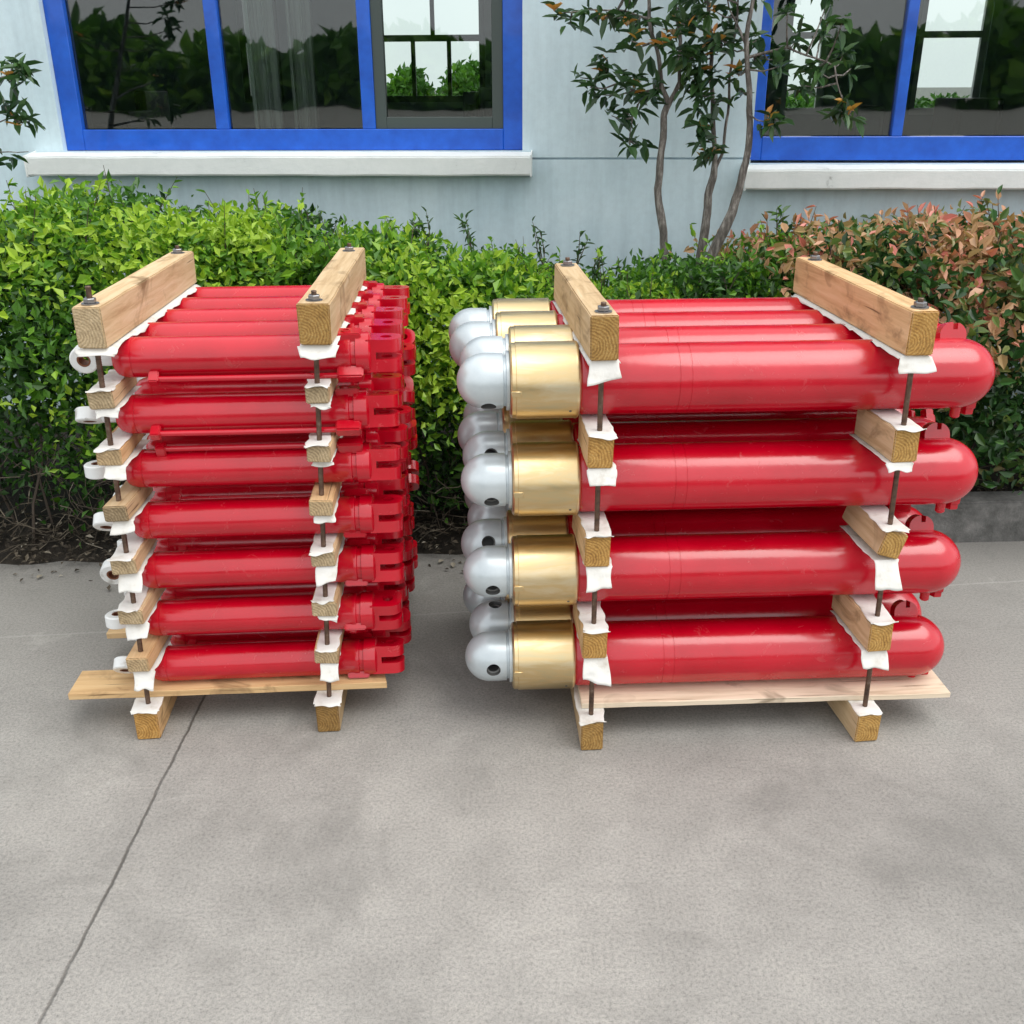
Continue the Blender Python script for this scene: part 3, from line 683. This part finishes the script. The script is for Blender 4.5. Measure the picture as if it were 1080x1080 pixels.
# a pale curtain behind the second bay, benches in the room
for pa, pb, D in ((262, 292, .9), (305, 330, 1.1)):
    xa, xb = floc(pa, 60, D)[0], floc(pb, 60, D)[0]; bm = bmesh.new(); n = 24; rows = []
    for zz in (.5, 1.4, 2.0, 2.9): rows.append([bm.verts.new((xa + (xb-xa)*k/n, D + .02*math.sin(k*1.9), zz)) for k in range(n+1)])
    for a_, b_ in zip(rows, rows[1:]):
        for k in range(n): bm.faces.new((a_[k], a_[k+1], b_[k+1], b_[k]))
    o = finish(bm, 'curtain', bld, ['cloth'], 60); sm = o.modifiers.new('t', 'SOLIDIFY'); sm.thickness = .004
bm = bmesh.new()
for pa, pb, pt, D in ((95, 135, 118, 3.2), (140, 152, 96, 3.6), (505, 523, 92, 2.6), (488, 503, 97, 2.8), (600, 640, 90, 4.2), (905, 935, 112, 3.), (1010, 1060, 104, 3.4)):
    xa, z = floc(pa, pt, D); xb = floc(pb, pt, D)[0]; box(bm, xa, xb, D, D+.5, .16, z)
    box(bm, xa+.03, xb-.03, D-.02, D-.001, z-.30, z-.08)
bmesh.ops.bevel(bm, geom=bm.edges[:], offset=.01, segments=1, affect='EDGES')
finish(bm, 'shop_cabinets', bld, ['sash'], 30)
# ------------------------------------------------------------------ foliage
def leafmat(name, stops, rough=.45, trans=.25, spec=.5):
    m = bpy.data.materials.new(name); m.use_nodes = True; nt = m.node_tree; b = nt.nodes['Principled BSDF']
    at_ = N(nt, 'ShaderNodeAttribute', attribute_name='tone'); r = ramp(nt, stops, at_.outputs['Fac'])
    nt.links.new(r.outputs[0], b.inputs['Base Color']); b.inputs['Roughness'].default_value = rough
    b.inputs['Specular IOR Level'].default_value = spec
    tl = N(nt, 'ShaderNodeBsdfTranslucent'); g_ = mix(nt, 1., r.outputs[0], (1.0, 1.15, .55), 'MULTIPLY'); nt.links.new(g_, tl.inputs[0])
    mx = N(nt, 'ShaderNodeMixShader'); mx.inputs[0].default_value = trans
    nt.links.new(b.outputs[0], mx.inputs[1]); nt.links.new(tl.outputs[0], mx.inputs[2]); nt.links.new(mx.outputs[0], nt.nodes['Material Output'].inputs[0])
    M[name] = m
leafmat('hedge_leaf', [(0, (.018, .055, .014)), (.35, (.04, .12, .02)), (.62, (.09, .235, .022)), (.84, (.20, .40, .03)), (1, (.36, .53, .05))], .42, .3)
leafmat('photinia_leaf', [(0, (.02, .06, .018)), (.25, (.045, .13, .03)), (.42, (.16, .22, .06)), (.56, (.46, .30, .15)), (.8, (.64, .36, .23)), (1, (.66, .22, .18))], .35, .22)
leafmat('tree_leaf', [(0, (.025, .06, .028)), (.5, (.06, .14, .05)), (.78, (.13, .24, .06)), (.86, (.50, .27, .06)), (1, (.62, .26, .07))], .32, .25)
leafmat('dry_leaf', [(0, (.03, .024, .016)), (.5, (.085, .068, .048)), (.85, (.20, .17, .125)), (1, (.5, .46, .38))], .8, .05)
m, nt, b = mat('bark', (.12, .10, .08), .9); v = coords(nt, scale=(20, 20, 5)); n1 = tex(nt, 3, 6, .7, v)
c = ramp(nt, [(.3, (.05, .045, .04)), (.5, (.15, .135, .12)), (.68, (.38, .36, .33))], n1.outputs[0]); nt.links.new(c.outputs[0], b.inputs['Base Color']); bump(nt, b, n1.outputs[0], 1., .006); M['bark'] = m
m, nt, b = mat('twig', (.09, .07, .055), .9); M['twig'] = m

class Leaves:
    def __init__(s, seed): s.v, s.f, s.t, s.r = [], [], [], random.Random(seed)
    def leaf(s, p, d, up, L, W, tone, bend=.25):
        d = d.normalized(); w = d.cross(up)
        if w.length < 1e-3: w = d.orthogonal()
        w.normalize(); n = w.cross(d); i = len(s.v)
        tip = p + d*L - n*L*bend
        m1 = p + d*L*.32 - n*L*bend*.12; m2 = p + d*L*.68 - n*L*bend*.45; lift = n*W*.28
        s.v += [p, m1 + w*W*.46 + lift, m2 + w*W*.40 + lift*.8, tip, m2 - w*W*.40 + lift*.8, m1 - w*W*.46 + lift]
        s.f += [(i, i+1, i+2, i+3), (i, i+3, i+4, i+5)]; s.t += [tone, tone]
    def small(s, p, d, up, L, W, tone):
        d = d.normalized(); w = d.cross(up)
        if w.length < 1e-3: w = d.orthogonal()
        w.normalize(); n = w.cross(d); i = len(s.v); mm = p + d*L*.5
        s.v += [p, mm + w*W*.5 + n*W*.2, p + d*L - n*L*.15, mm - w*W*.5 + n*W*.2]
        s.f += [(i, i+1, i+2), (i, i+2, i+3)]; s.t += [tone, tone]
    def build(s, name, parent, mt):
        me = bpy.data.meshes.new(name); me.from_pydata([tuple(q) for q in s.v], [], s.f); me.update()
        a = me.attributes.new('tone', 'FLOAT', 'FACE'); a.data.foreach_set('value', s.t)
        for p in me.polygons: p.use_smooth = False
        return link(name, me, parent, [mt])
def rdir(r, up=0.):
    while True:
        q = Vector((r.uniform(-1, 1), r.uniform(-1, 1), r.uniform(-1, 1)))
        if .05 < q.length < 1: break
    q.normalize(); q.z += up; return q.normalized()

def shrub(x0, x1, ztop, zbot, depth0, depth1, n, leaf, mtl, tonef, label, seed, sprigs=0, bulge=.26, lowgap=.60, cat='shrub', big=False, yoff=0, name='hedge_shrub'):
    """one bushy shrub between x0 and x1; ztop(x) its ragged top"""
    r = random.Random(seed); L = Leaves(seed); root = empty(name, ((x0+x1)/2, bed_y((x0+x1)/2)+.3, .05), label=label, cat=cat, group='shrubs of the hedge')
    org = root.location.copy()
    cl = []
    def inside_front(x, z):  # y of the leafy face
        zt = ztop(x); u = (x-x0)/(x1-x0); edge = (2*u-1)**4*.16; t = max(0, (z)/zt)
        return bed_y(x) + yoff + depth0 + edge + .22*max(0, t-.62)**1.3*2.2 + bulge*(max(0, .45-t)) + .14*noise.noise(Vector((x*3.1, z*3.3, seed))) + .11*noise.noise(Vector((x*8, z*8, seed)))
    ncl = n//14
    for k in range(ncl):
        x = r.uniform(x0-.05, x1+.05); zt = ztop(x) + .075*noise.noise(Vector((x*6, 3, seed))) + .04*noise.noise(Vector((x*19, 3, seed)))
        mode = r.random()
        if mode < .27:   # top surface
            yf = inside_front(x, zt*.98); y = yf + r.random()**1.2*(depth1-depth0-.25); z = zt - r.random()**2*.12 - .10*((y-yf)/.8)
        elif mode < .74: # front face
            z = zbot + (zt-zbot)*r.random()**.75; y = inside_front(x, z) + r.random()**2*.14
        else:            # filling
            z = zbot*.5 + (zt-zbot*.5)*r.random(); y = inside_front(x, z) + .12 + r.random()*(depth1-depth0-.35)
        if mode < .74 and z < zt*lowgap and r.random() < min(.86, .35 + 1.0*(1 - z/(zt*lowgap))) and noise.noise(Vector((x*4, y*2, z*4+seed))) < .22: continue
        c_ = Vector((x, y, z)); outw = Vector((r.uniform(-.3, .3), -1. if mode >= .3 else -.35, .55 if mode >= .3 else 1.)).normalized()
        patch = .75*noise.noise(Vector((x*2.3, y*1.3, z*2.6+seed*3))) + .6*noise.noise(Vector((x*8, y*5, z*8+seed*3)))
        cb = r.gauss(0, .13); cls = r.uniform(.62, 1.25)
        rad = leaf*1.5 if mode < .74 else leaf*2.4
        for q in range(14):
            off = Vector((r.gauss(0, rad), r.gauss(0, rad), r.gauss(0, rad*.8)))
            if mode >= .74: off.z = min(off.z, zt - .05 - z)
            elif off.z > leaf*2: off.z *= .5
            p = c_ + off - org; d = (rdir(r)*.9 + outw*.75); outness = off.dot(outw)/rad
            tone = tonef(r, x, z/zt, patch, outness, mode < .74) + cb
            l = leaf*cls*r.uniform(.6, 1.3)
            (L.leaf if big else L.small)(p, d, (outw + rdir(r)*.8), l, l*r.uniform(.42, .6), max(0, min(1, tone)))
    shoots = []
    for k in range(int((x1-x0)*26)):
        x = r.uniform(x0, x1); zt = ztop(x); y = inside_front(x, zt*.98) + r.random()**1.5*.55; p = Vector((x, y, zt - .10)); dr = Vector((r.gauss(0, .28), r.gauss(-.1, .25), 1)).normalized()
        ln = r.uniform(.14, .26); pts = [p - org, p + dr*ln*.5 - org, p + dr*ln + Vector((r.gauss(0, .015), 0, 0)) - org]; shoots.append(pts)
        for q in range(r.randint(6, 10)):
            t = r.uniform(.35, 1.0); c_ = pts[0].lerp(pts[2], t); l = leaf*r.uniform(.7, 1.1)
            L.leaf(c_, (rdir(r) + dr*.7), dr, l, l*r.uniform(.38, .52), max(0, min(1, (.78 if not big else r.choice((.35, .8, .92))) + r.gauss(0, .13))))
    L.build('foliage', root, mtl)
    bm = bmesh.new()
    for pts in shoots: tube(bm, pts, [.0028, .002, .001], 4)
    for k in range(int((x1-x0)*16)):
        x = r.uniform(x0+.03, x1-.03); y = bed_y(x) + yoff + r.uniform(.10, depth1*.7); zt = ztop(x)
        p = Vector((x, y, .03)); pts, rad = [], []; dr = Vector((r.uniform(-.35, .35), r.uniform(-.35, .25), 1)).normalized()
        h = zt*r.uniform(.55, .92); n_ = 6
        for i in range(n_+1):
            pts.append(p - org); rad.append(.006*(1-i/n_*.75)); p = p + dr*h/n_; dr = (dr + rdir(r)*.28).normalized()
        tube(bm, pts, rad, 5)
    finish(bm, 'branches', root, ['twig'], 60)
    for k in range(sprigs):
        pass
    return root

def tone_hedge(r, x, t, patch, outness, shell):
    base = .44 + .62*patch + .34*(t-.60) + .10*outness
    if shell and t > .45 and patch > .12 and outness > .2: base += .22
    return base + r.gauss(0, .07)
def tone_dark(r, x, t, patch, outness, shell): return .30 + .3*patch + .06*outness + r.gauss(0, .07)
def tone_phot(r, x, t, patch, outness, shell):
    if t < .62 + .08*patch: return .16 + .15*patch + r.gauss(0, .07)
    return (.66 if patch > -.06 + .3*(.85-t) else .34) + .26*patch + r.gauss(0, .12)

def interp(tab):
    def f(x):
        if x <= tab[0][0]: return tab[0][1]
        for (a, za), (b_, zb) in zip(tab, tab[1:]):
            if x <= b_: return za + (zb-za)*(x-a)/(b_-a)
        return tab[-1][1]
    return f
TOP = interp([(-3.2, 1.05), (-1.95, 1.10), (-1.75, 1.16), (-1.50, 1.19), (-1.2, 1.13), (-.95, 1.12), (-.7, 1.06), (-.45, 1.04), (-.25, .99), (0, .95), (.25, .88), (.5, .86), (.66, .92), (.80, .95), (.92, .98), (1.05, 1.02), (1.3, 1.05), (1.7, 1.06), (3, 1.06)])
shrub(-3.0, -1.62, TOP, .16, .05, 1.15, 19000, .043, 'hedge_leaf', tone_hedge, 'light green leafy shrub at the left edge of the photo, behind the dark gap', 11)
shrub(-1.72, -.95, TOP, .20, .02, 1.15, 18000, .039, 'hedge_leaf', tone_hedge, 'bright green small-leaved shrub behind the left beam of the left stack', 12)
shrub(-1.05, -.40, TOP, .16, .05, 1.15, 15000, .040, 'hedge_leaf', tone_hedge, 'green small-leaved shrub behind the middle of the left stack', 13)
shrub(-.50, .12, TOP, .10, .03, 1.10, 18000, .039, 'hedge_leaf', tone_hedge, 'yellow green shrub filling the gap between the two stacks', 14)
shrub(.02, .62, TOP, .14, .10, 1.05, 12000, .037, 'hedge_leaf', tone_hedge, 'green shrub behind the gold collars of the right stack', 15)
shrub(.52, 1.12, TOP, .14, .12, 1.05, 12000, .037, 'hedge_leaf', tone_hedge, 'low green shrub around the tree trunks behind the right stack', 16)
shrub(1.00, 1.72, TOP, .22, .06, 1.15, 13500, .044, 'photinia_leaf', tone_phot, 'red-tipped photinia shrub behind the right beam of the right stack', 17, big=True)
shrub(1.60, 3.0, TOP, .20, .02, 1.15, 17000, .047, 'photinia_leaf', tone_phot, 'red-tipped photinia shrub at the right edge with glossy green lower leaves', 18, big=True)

# sprigs standing above the hedge
def sprig(px, py0, py1, Y, seed, mtl, tones, label, leafL=.03, n=9, dark=False, name='sprig'):
    r = random.Random(seed); a, b_ = at(px, py0, Y), at(px + r.uniform(-12, 12), py1, Y)
    root = empty(name, a, label=label, cat='sprig', group='sprigs rising above the hedge'); L = Leaves(seed); bm = bmesh.new()
    for q in range(3):
        e = (b_-a) + Vector((r.uniform(-.05, .05), r.uniform(-.05, .05), r.uniform(-.03, .02))); pts = [Vector((0, 0, -.12)), Vector((0, 0, 0)), e*.5 + rdir(r)*.01, e]
        tube(bm, pts, [.003, .003, .002, .001], 5)
        for k in range(n):
            t = .25 + .75*k/(n-1); p = (pts[1].lerp(pts[2], t*2) if t < .5 else pts[2].lerp(pts[3], t*2-1))
            d = rdir(r, .35); L.leaf(p, d, Vector((0, 0, 1)), leafL*r.uniform(.7, 1.2), leafL*r.uniform(.28, .42), max(0, min(1, r.uniform(*tones))))
    finish(bm, 'stem', root, ['twig'], 60); L.build('foliage', root, mtl)
sprig(827, 258, 222, 4.0, 61, 'photinia_leaf', (.1, .35), 'dark pointed sprig left of the photinia tips', .06, 5)
sprig(840, 262, 224, 3.9, 62, 'photinia_leaf', (.6, 1.), 'red leaved sprig beside the third tree trunk', .055, 7)
sprig(852, 262, 228, 3.9, 63, 'photinia_leaf', (.5, 1.), 'pink leaved sprig above the photinia', .055, 7)
sprig(880, 260, 236, 3.9, 64, 'photinia_leaf', (.6, 1.), 'short pink sprig above the back end of the right beam', .05, 5)
sprig(984, 252, 243, 3.9, 65, 'photinia_leaf', (.6, .9), 'tiny pale pink sprig on top of the photinia', .04, 4)
sprig(1056, 262, 212, 3.8, 66, 'photinia_leaf', (.0, .95), 'tall dark and red sprig at the right edge', .055, 8)
for i, (px, y0, y1) in enumerate(((422, 262, 236), (452, 262, 228), (498, 268, 226), (574, 284, 240), (607, 284, 248), (328, 256, 222), (348, 258, 226), (628, 296, 268))):
    sprig(px, y0, y1, 4.1, 70+i, 'tree_leaf', (.2, .75), ['thin dark weed left of the gap shrub top', 'thin dark weed above the gap between the stacks', 'curly dark weed right of the gap between the stacks', 'tall thin weed by the vertical wall crack', 'thin weed left of the first tree trunk', 'thin weed above the left beam gap', 'curling weed above the right beam of the left stack', 'small green weed at the left beam of the right stack'][i], .036, 10)

# leaf litter and dead twigs at the foot of the hedge
L = Leaves(5); r = random.Random(5); bm = bmesh.new()
for k in range(5200):
    x = r.uniform(-2.6, 2.4); y = bed_y(x) + r.gauss(.10, .10) if x < .62 else bed_y(x) + .12 + abs(r.gauss(0, .1)); z = .012 + max(0, min(1, (y-bed_y(x)+.03)*3.4))*.07 + r.random()*.03
    if y < bed_y(x)-.03: z = .006; 
    if y < bed_y(x)-.03 and r.random() < .7: continue
    d = rdir(r); d.z *= .35; l = r.uniform(.012, .032); L.small(Vector((x, y, z)), d, Vector((r.gauss(0, .3), r.gauss(0, .3), 1)), l, l*.5, min(1, abs(r.gauss(.35, .28))))
tag(L.build('leaf_litter', None, 'dry_leaf'), kind='stuff', label='dry brown leaf litter along the foot of the hedge', cat='leaf litter')
for k in range(900):
    x = r.uniform(-2.6, .55) if k < 780 else r.uniform(.8, 2.3); y = bed_y(x) + r.uniform(-.01, .30) + (.1 if x > .6 else 0); p = Vector((x, y, .05 + r.random()**1.5*.33)); d = rdir(r); d.z = abs(d.z)*.5; d.normalize(); pts = []
    for i in range(4): pts.append(p.copy()); p += d*r.uniform(.03, .07); d = (d + rdir(r)*.5).normalized(); p.z = max(.012, p.z)
    tube(bm, pts, [.0022, .0019, .0015, .0009], 4)
tag(finish(bm, 'dead_twigs', None, ['dry_leaf'], 60), kind='stuff', label='tangle of dead grey twigs under the hedge', cat='twigs')
me = bpy.data.objects['dead_twigs'].data; a = me.attributes.new('tone', 'FLOAT', 'FACE'); a.data.foreach_set('value', [((i*7919) % 97)/97*.9 for i in range(len(me.polygons))])
# a few pale fallen leaves on the concrete
for k, (px, py) in enumerate(((478, 600), (45, 608), (20, 586), (318*0+468, 592))):
    c_ = at(px, py, 1.); rr_ = c_ - Vector((0, 0, CAM_Z)); t = -CAM_Z/rr_.z; P = Vector((rr_.x*t, rr_.y*t, .004))
    L = Leaves(k+200); L.leaf(Vector((0, 0, .002)), rdir(r)*Vector((1, 1, 0)), Vector((0, 0, 1)), .035, .02, .92, -.1); o = L.build('fallen_leaf', None, 'dry_leaf'); o.location = P
    tag(o, ['pale dry leaf on the concrete left of the silver balls', 'small dry leaf on the concrete left of the left stack', 'dry leaf at the bed edge near the left border', 'second pale leaf by the bed edge between the stacks'][k], 'leaf')

# ------------------------------------------------------------------ small trees in front of the wall
def tree(paths, clusters, label, seed, Y, leafL=.076, name='small_tree', tones=(.0, .6), orange=.25):
    r = random.Random(seed); base = at(*paths[0][0][:2], Y + paths[0][0][2]); base.z = .06
    root = empty(name, base, label=label, cat='tree', group='small trees against the wall'); bm = bmesh.new(); L = Leaves(seed)
    allp = []
    for pi_, path in enumerate(paths):
        P = [at(x, y, Y + dy) for x, y, dy, w in path]; W = [w for *_, w in path]
        if pi_ == 0: P.insert(0, Vector((P[0].x, P[0].y, .0))); W.insert(0, W[0]*1.15)
        pts, rad = [], []
        for i in range(len(P)-1):
            for k in range(5):
                t = k/5; q = P[i].lerp(P[i+1], t) + noise.noise_vector(P[i].lerp(P[i+1], t)*9)*.010; pts.append(q - base); rad.append((W[i]*(1-t) + W[i+1]*t)*(1 + .12*noise.noise(q*30)))
        pts.append(P[-1] - base); rad.append(W[-1]); allp += [p + base for p in pts]; tube(bm, pts, rad, 8)
    for (x, y, dy, n, org) in clusters:
        c_ = at(x, y, Y + dy); near = min(allp, key=lambda q: (q-c_).length + (.15 if q.z > c_.z + .02 else 0))
        if (near-c_).length > .01: tube(bm, [near-base, near.lerp(c_, .5) - base + Vector((0, 0, -.012)), c_-base], [.0042, .003, .0018], 5)
        for q in range(int(n*1.4)):
            dd = rdir(r, .0); dd.z = dd.z*.7 - .05; tone = r.uniform(*tones)
            if org and q < n*.35: tone = r.uniform(.84, 1.); dd.z = abs(dd.z)*.6 + .3; 
            l = leafL*r.uniform(.6, 1.15) * (.75 if tone > .8 else 1.)
            L.leaf(c_ + rdir(r)*.022 - base, dd, Vector((r.gauss(0, .3), r.gauss(0, .3), 1)), l, l*r.uniform(.32, .46), tone, .2)
    finish(bm, 'trunk', root, ['bark'], 60); L.build('crown', root, 'tree_leaf')
r = random.Random(77)
def scatter(x0, x1, y0, y1, n, ny, porg=.25, dy=.25):
    return [(r.uniform(x0, x1), r.uniform(y0, y1), r.uniform(-dy, dy), r.randint(*ny), r.random() < porg) for _ in range(n)]
c1 = [(588, 14, 0, 9, True), (600, 26, .05, 6, False), (622, 12, 0, 7, False), (636, 18, -.05, 9, True), (655, 14, 0, 8, False), (640, 72, 0, 10, True), (655, 84, -.1, 11, False), (622, 92, 0, 9, False), (612, 82, .05, 6, False),
      (634, 100, 0, 9, False), (664, 96, 0, 11, True), (672, 82, .1, 9, False), (684, 104, 0, 9, False), (660, 118, 0, 11, False), (672, 110, -.1, 9, False), (665, 152, 0, 10, False), (674, 150, .05, 6, False), (645, 122, 0, 6, False), (690, 88, 0, 8, False), (636, 60, 0, 6, False)]
c1 += scatter(655, 735, -25, 60, 20, (6, 10), .22) + scatter(640, 760, -200, -25, 34, (7, 11), .25, .4)
tree([[(712, 330, 0, .018), (705, 296, 0, .0175), (697, 232, 0, .017), (694, 200, 0, .0155), (697, 160, 0, .014), (701, 122, 0, .013), (706, 108, 0, .013)],
      [(706, 110, 0, .011), (698, 90, 0, .009), (693, 60, 0, .008), (686, 20, 0, .007), (680, -60, .05, .006), (675, -150, .05, .004)],
      [(706, 110, 0, .010), (716, 85, 0, .008), (718, 40, 0, .007), (712, 0, 0, .006), (720, -80, -.05, .004), (722, -160, 0, .003)],
      [(700, 92, 0, .005), (678, 98, 0, .004), (655, 90, 0, .003), (638, 78, 0, .0025)], [(690, 20, 0, .005), (660, 14, 0, .0035), (620, 10, 0, .003), (590, 12, 0, .002)], [(680, 98, 0, .003), (668, 118, 0, .0025), (664, 148, 0, .002)]],
     c1, 'slender tree with forked trunk and orange-tipped dark leaves, nearest the left window', 31, 4.25)
c2 = [(738, 72, 0, 12, True), (742, 56, 0, 10, True), (730, 84, 0, 9, False), (752, 78, 0, 9, False), (740, 100, 0, 11, False), (736, 118, 0, 9, False), (742, 132, 0, 10, True), (738, 146, 0, 9, False), (750, 158, -.02, 10, True), (744, 164, 0, 8, True), (755, 106, 0, 8, False), (725, 95, 0, 6, False), (728, 62, 0, 8, False)]
c2 += scatter(728, 775, -20, 50, 12, (6, 10), .3) + scatter(700, 800, -180, -20, 24, (7, 11), .25, .3)
tree([[(734, 330, .05, .021), (736, 290, .05, .020), (744, 240, .05, .0185), (747, 205, .05, .017), (752, 185, .05, .015), (753, 165, .05, .010), (751, 120, .05, .009), (750, 60, .05, .008), (748, 0, .05, .007), (745, -90, .05, .004)],
      [(751, 183, .05, .008), (762, 160, .05, .006), (768, 120, .05, .0055), (770, 80, .0, .005), (778, 20, 0, .004), (782, -60, 0, .003)]],
     c2, 'slender upright tree in the middle of the three, orange young leaves', 32, 4.25)
c3 = [(808, 130, -.1, 9, True), (818, 126, -.1, 8, False), (890, 116, -.15, 12, True), (882, 122, -.15, 7, False), (898, 122, -.15, 7, True), (776, 78, 0, 9, True), (795, 60, 0, 8, False), (782, 96, 0, 7, False), (768, 50, 0, 8, False), (888, 100, -.15, 7, False), (845, 90, -.1, 8, False)]
c3 += scatter(785, 900, -40, 80, 16, (6, 10), .3) + scatter(780, 960, -190, -40, 26, (7, 11), .3, .4)
tree([[(736, 330, -.05, .024), (742, 296, -.05, .023), (760, 248, -.05, .021), (772, 222, -.05, .020), (780, 196, -.05, .016), (787, 172, -.05, .014), (790, 130, -.05, .0125), (790, 95, -.05, .011), (788, 40, -.05, .009), (798, -40, -.05, .006), (800, -130, 0, .004)],
      [(788, 120, -.05, .004), (800, 128, -.1, .003), (812, 130, -.1, .002)], [(789, 60, -.05, .006), (830, 50, -.1, .004), (880, 70, -.15, .003), (890, 110, -.15, .002)], [(789, 50, -.05, .005), (770, 10, 0, .003), (760, -30, 0, .002)]],
     c3, 'leaning dark-trunked tree curving up in front of the right window edge', 33, 4.2)
c4 = [(20, 76, 0, 10, False), (10, 84, 0, 8, True), (28, 80, 0, 7, False), (14, 120, 0, 9, False), (22, 128, 0, 8, True), (5, 112, 0, 8, False), (12, 66, .05, 8, False), (8, 168, 0, 5, False), (30, 128, .02, 5, False)] + scatter(-90, 5, -40, 150, 9, (7, 10), .25)
tree([[(-70, 330, 0, .020), (-72, 200, 0, .018), (-62, 100, 0, .014), (-50, 0, 0, .010), (-40, -120, 0, .005)], [(-62, 110, 0, .008), (-30, 95, 0, .005), (10, 80, 0, .003)], [(-66, 150, 0, .007), (-30, 140, 0, .004), (14, 124, 0, .002)], [(-68, 180, 0, .006), (-25, 162, 0, .003), (30, 160, 0, .0015)]],
     c4, 'tree mostly outside the left edge, dark leaf tufts reaching in by the window', 34, 4.2)

# ------------------------------------------------------------------ far planting seen through the building's back windows
for k, (px, h, w) in enumerate(((432, 2.0, 1.2), (470, 1.35, 2.6), (496, 2.2, 1.6), (408, 1.2, 2.0), (280, 1.2, 2.), (845, 1.3, 2.4), (1000, 1.2, 3.))):
    rr_ = random.Random(300+k); L = Leaves(300+k); P = at(px, 100, 26 + k); P.z = 0; root = empty('distant_tree', P, label=['pale distant tree seen through the third bay, left of its bars', 'distant tree in the middle of the third bay', 'taller bright distant tree at the right of the third bay', 'low distant bush at the left of the third bay', 'distant tree glimpsed beside the curtain', 'distant tree seen through the right window, first bay', 'distant tree seen through the right window, second bay'][k], cat='tree', group='distant trees seen through the building')
    for q in range(1400):
        d = rdir(rr_); p = Vector((d.x*w/2*rr_.random()**.4, d.y*w/2, h*.60 + d.z*h*.40*rr_.random()**.35)); L.small(p, rdir(rr_), rdir(rr_), .22, .14, max(0, min(1, .45 + .3*noise.noise(p*1.3) + rr_.gauss(0, .1))))
    L.build('crown', root, 'hedge_leaf'); bm = bmesh.new(); tube(bm, [(0, 0, 0), (.05, 0, h*.35), (0, 0, h*.75)], [.10, .07, .03], 8); finish(bm, 'trunk', root, ['bark'], 60)

rr_ = random.Random(900); L = Leaves(900)  # unseen treeline behind the camera, added to soften the horizon mirrored in the glass
for q in range(15000):
    x = rr_.uniform(-90, 90); h = 4.2 + 2.6*noise.noise(Vector((x*.06, 0, 4))) + 1.6*noise.noise(Vector((x*.23, 0, 9)))
    p = Vector((x, -62 - rr_.random()*6, h*rr_.random()**.8)); L.small(p, rdir(rr_), rdir(rr_), 1.5, 1.1, max(0, min(1, .60 + .3*noise.noise(p*.2) + rr_.gauss(0, .1))))
tag(L.build('added_treeline', None, 'hedge_leaf'), kind='stuff', label='far band of trees added behind the camera, mirrored in the panes', cat='wood')
# ------------------------------------------------------------------ light
SUN_EL, SUN_AZ = math.radians(64), math.radians(115)      # azimuth from +Y towards +X
w = bpy.data.worlds.new('World'); sc.world = w; w.use_nodes = True; nt = w.node_tree
bg = nt.nodes['Background']; sky = N(nt, 'ShaderNodeTexSky'); sky.sky_type = 'NISHITA'; sky.sun_disc = False
sky.sun_elevation = SUN_EL; sky.sun_rotation = SUN_AZ; sky.air_density = 1.; sky.dust_density = 4.; sky.ozone_density = 1.
hs = N(nt, 'ShaderNodeHueSaturation'); hs.inputs['Saturation'].default_value = .22
nt.links.new(sky.outputs[0], hs.inputs['Color'])
tcw = N(nt, 'ShaderNodeTexCoord'); cn = tex(nt, 2.2, 5, .55, tcw.outputs['Generated'], .4)
cl = ramp(nt, [(.3, (.80, .83, .86)), (.7, (1., 1., 1.))], cn.outputs[0]); cs = N(nt, 'ShaderNodeVectorMath', operation='SCALE'); cs.inputs['Scale'].default_value = 7.2
nt.links.new(cl.outputs[0], cs.inputs[0]); nt.links.new(mix(nt, .85, hs.outputs[0], cs.outputs[0]), bg.inputs['Color']); bg.inputs['Strength'].default_value = .15
sl = bpy.data.lights.new('sun', 'SUN'); so = bpy.data.objects.new('sun', sl); col.objects.link(so)
sl.energy = 1.4; sl.angle = math.radians(50); sl.color = (1, .97, .92)
dv = Vector((math.sin(SUN_AZ)*math.cos(SUN_EL), math.cos(SUN_AZ)*math.cos(SUN_EL), math.sin(SUN_EL)))
so.rotation_euler = dv.to_track_quat('Z', 'Y').to_euler(); so.location = dv*10
sc.view_settings.view_transform = 'Standard'; sc.view_settings.look = 'None'; sc.view_settings.gamma = 1; sc.view_settings.exposure = .56
sc.render.engine = 'CYCLES'; sc.cycles.max_bounces = 8; sc.cycles.transparent_max_bounces = 12
